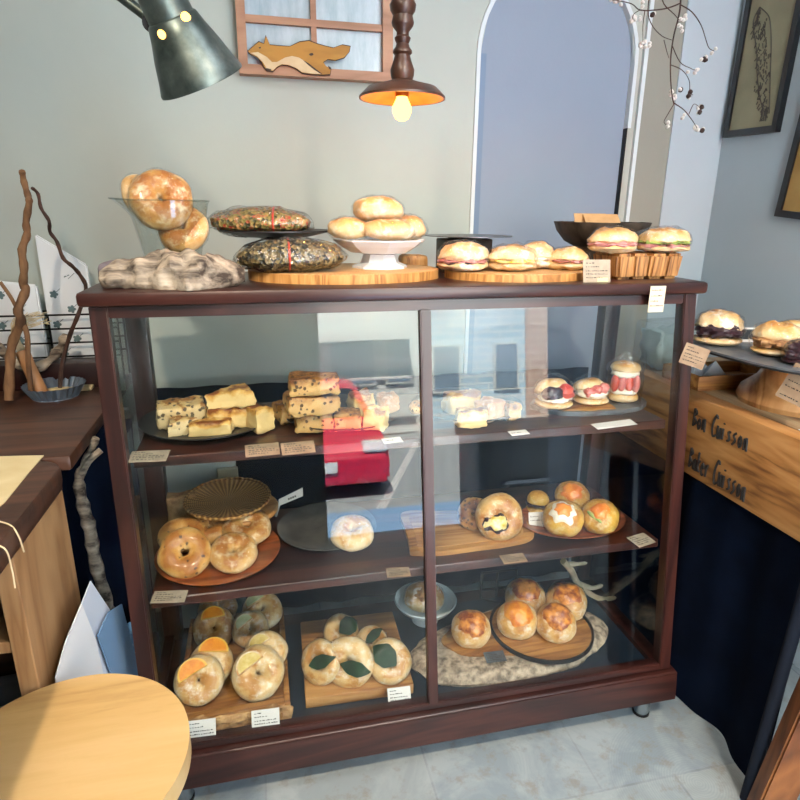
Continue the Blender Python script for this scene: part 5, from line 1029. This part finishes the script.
# ------------------------------------------------------------------ street outside the shop door (seen mirrored in the glass)
GZ = -1.2
ASPH = plain('asphalt', '6f7880', .8, c2='868f96', scale=6); PAVE = plain('blue_pavement', '50779f', .7, c2='6f93ba', scale=30)
struct('road', bx(-9, 14, -16, -6.0, GZ-.05, GZ), ASPH); struct('pavement', bx(-9, 14, -6.0, -1.7, GZ-.05, GZ+.02), PAVE)
struct('step', bx(-.3, RX, -1.78, -1.7, GZ, -.02), plain('step_stone', '8c939a', .7))
tag(mk('road_line', bx(-.06, .06, -3, 1.6, 0, .004), WHITEP, None, False, (1.5, -7.4, GZ), (0, 0, .35)), 'white parking line on the road mirrored in the left pane', 'road marking')
PAINT = plain('red_car_paint', 'b0123a', .25, coat=1); CARG = plain('car_glass', '2a333c', .08, coat=1); TYRE = plain('tyre_rubber', '111111', .8); TAIL = plain('headlamp_glass', 'd5dce2', .2, coat=1)
car = T('red_car', 'parked red hatchback seen from the front mirrored in the left glass pane', 'car', (.35, -6.6, GZ)); W = .9
prof = [(0, .2), (.04, .45), (-.04, .62), (-.3, .78), (-1.0, .92), (-1.75, 1.34), (-2.3, 1.42), (-3.2, 1.38), (-3.9, .95), (-4.0, .5), (-3.9, .2)]
b = bmesh.new(); L_ = []
for s, wd, tuck in ((-1, W, 1), (1, W, 1)): L_.append([b.verts.new((s*(W if z < .9 else W-.16*(z-.86)/.5), y, z)) for y, z in prof])
for i in range(len(prof)): j = (i+1) % len(prof); b.faces.new((L_[0][i], L_[0][j], L_[1][j], L_[1][i]))
b.faces.new(L_[0]); b.faces.new(L_[1][::-1]); bmesh.ops.bevel(b, geom=b.edges[:], offset=.05, segments=3, affect='EDGES'); mk('body', b, PAINT, car)
b = bmesh.new(); hexa(b, [(-.76, -1.03, .955), (.76, -1.03, .955), (.76, -1.06, .94), (-.76, -1.06, .94), (-.66, -1.66, 1.31), (.66, -1.66, 1.31), (.66, -1.69, 1.29), (-.66, -1.69, 1.29)]); mk('windscreen', b, CARG, car, False)
for s in (-1, 1):
    mk('headlight', bx(min(s*.55, s*.88), max(s*.55, s*.88), -.28, .0, .60, .74, .03), TAIL, car)
    for y_ in (-.75, -3.0):
        wl_ = mk('wheel', tube([(s*.75, y_, .31), (s*.91, y_, .31)], .31, 24), TYRE, car); mk('hub', tube([(s*.90, y_, .31), (s*.915, y_, .31)], .18, 16), CHROME, wl_)
mk('number_plate', bx(-.2, .2, .03, .06, .38, .52, .005), WHITEP, car); mk('bumper', bx(-.86, .86, -.05, .03, .2, .34, .03), PAINT, car)
gb = T('grey_storage_cabinet', 'grey metal storage cabinet outside the shop door mirrored in the right pane', 'cabinet', (1.28, -2.5, GZ+.02)); GREYM = plain('grey_cabinet_paint', '7f8684', .5)
mk('body', bx(-.34, .34, -.2, .2, 0, 1.46, .01), GREYM, gb); mk('lid', bx(-.36, .36, -.22, .22, 1.46, 1.54, .01), GREYM, gb); mk('handle', bx(-.2, .2, .2, .225, 1.2, 1.225, .004), CHROME, gb)
def brick(name, a, c, mo):
    m, t = new(name); v = t.coords(rand=False, rot=(PI/2, 0, 0)); br = t.n('ShaderNodeTexBrick'); br.inputs['Scale'].default_value = 1; br.inputs['Brick Width'].default_value = .55; br.inputs['Row Height'].default_value = .16; br.inputs['Mortar Size'].default_value = .025
    br.inputs['Color1'].default_value = lin(a); br.inputs['Color2'].default_value = lin(c); br.inputs['Mortar'].default_value = lin(mo); t.l(v, br.inputs['Vector']); t.out(br.outputs['Color'], .8); return m
BRB = brick('blue_white_brick', '9abcd4', 'b8d4e8', 'e6eff4'); BRP = brick('pink_brick', 'a98f86', 'b59d93', 'c4b4aa'); BLD = plain('white_building', 'ccd4d6', .8); WIN = plain('sky_tint_window', '7d93a8', .1, coat=1)  # pane colour has the sky's reflection painted in
def building(label, x0, x1, y, h, mat, wins, name='building'):
    t = T(name, label, 'building', ((x0+x1)/2, y, GZ)); w = (x1-x0)/2; mk('wall', bx(-w, w, -3, 0, 0, h), mat, t, False)
    for wx, wz, ww, wh in wins:
        f = mk('window', bx(wx-t.location.x-ww/2-.05, wx-t.location.x+ww/2+.05, -.02, .05, wz-GZ-.05, wz-GZ+wh+.05), TRIMW, t, False); mk('pane', bx(wx-t.location.x-ww/2, wx-t.location.x+ww/2, .051, .06, wz-GZ, wz-GZ+wh), WIN, f, False)
    return t
bw = building('white house with a balcony mirrored in the left pane', -6, 3.1, -11.5, 6, BLD, [(1.5, -.1, .9, 1.0), (2.5, -.1, .5, .9), (-.5, -.1, .8, .9)])
b = bmesh.new()
for i in range(40): bx(-2+i*.1, -1.97+i*.1, .5, .53, GZ*-1-.55, GZ*-1+.0, 0, b)
bx(-2.2, 4.1, .48, .55, 1.2, 1.26, 0, b); bx(-2.2, 4.1, .48, .55, .6, .66, 0, b); mk('balcony_rail', b, WHITEC, bw, False); mk('balcony', bx(-2.2, 4.1, 0, .5, 2.0, 2.15), BLD, bw, False)
building('pale blue brick house mirrored in the right pane', 3.11, 5.4, -11.5, 6, BRB, [(3.55, -.35, .55, .95), (4.93, -.35, .5, .95)], 'brick_building')
building('pinkish brick wall mirrored in the right pane', 5.41, 10, -11.5, 6, BRP, [], 'brick_building')

# ------------------------------------------------------------------ light
w = bpy.data.worlds.new('sky'); S.world = w; w.use_nodes = True; bg = w.node_tree.nodes['Background']; bg.inputs[0].default_value = lin('e2ecf7'); bg.inputs[1].default_value = 5.0
def light(name, typ, loc, energy, color, rot=(0, 0, 0), **kw):
    l = bpy.data.lights.new(name, typ); l.energy = energy; l.color = lin(color)[:3]
    for k, v in kw.items(): setattr(l, k, v)
    o = bpy.data.objects.new(name, l); COL.objects.link(o); o.location = loc; o.rotation_euler = rot; return o
light('sun', 'SUN', (0, 4, 6), 85.0, 'fff3e0', (math.radians(-29), 0, math.radians(20)), angle=.02)
light('bulb_light', 'POINT', PL.location+Vector((0, 0, -.045)), 1.7, 'ffa040', shadow_soft_size=.015)
def spot(loc, tgt, e, c, ang=75):
    q = (Vector(tgt)-Vector(loc)).to_track_quat('-Z', 'Y').to_euler(); light('ceiling_spot', 'SPOT', loc, e, c, q, spot_size=math.radians(ang), spot_blend=1.0, shadow_soft_size=.04)
spot((-.75, -1.45, 2.3), (-.3, .1, .42), 118, 'ffe8cc', 66); spot((.35, -1.45, 2.3), (.25, .1, .42), 118, 'ffe8cc', 66)
light('ceiling_fill', 'AREA', (-.9, -.9, 2.45), 9, 'fff4e6', (0, 0, 0), shape='DISK', size=.5)  # two unseen fill lights added to brighten the room
light('ceiling_fill', 'AREA', (.55, -.9, 2.45), 9, 'f2f4ff', (0, 0, 0), shape='DISK', size=.5)

S.view_settings.view_transform = 'Standard'; S.view_settings.look = 'None'; S.view_settings.exposure = .15; S.view_settings.gamma = 1; S.view_settings.use_curve_mapping = False
S.cycles.max_bounces = 10; S.cycles.diffuse_bounces = 4; S.cycles.glossy_bounces = 4; S.cycles.transmission_bounces = 4; S.cycles.transparent_max_bounces = 24
S.cycles.use_denoising = True; S.cycles.caustics_reflective = False; S.cycles.caustics_refractive = False; S.cycles.sample_clamp_indirect = 6
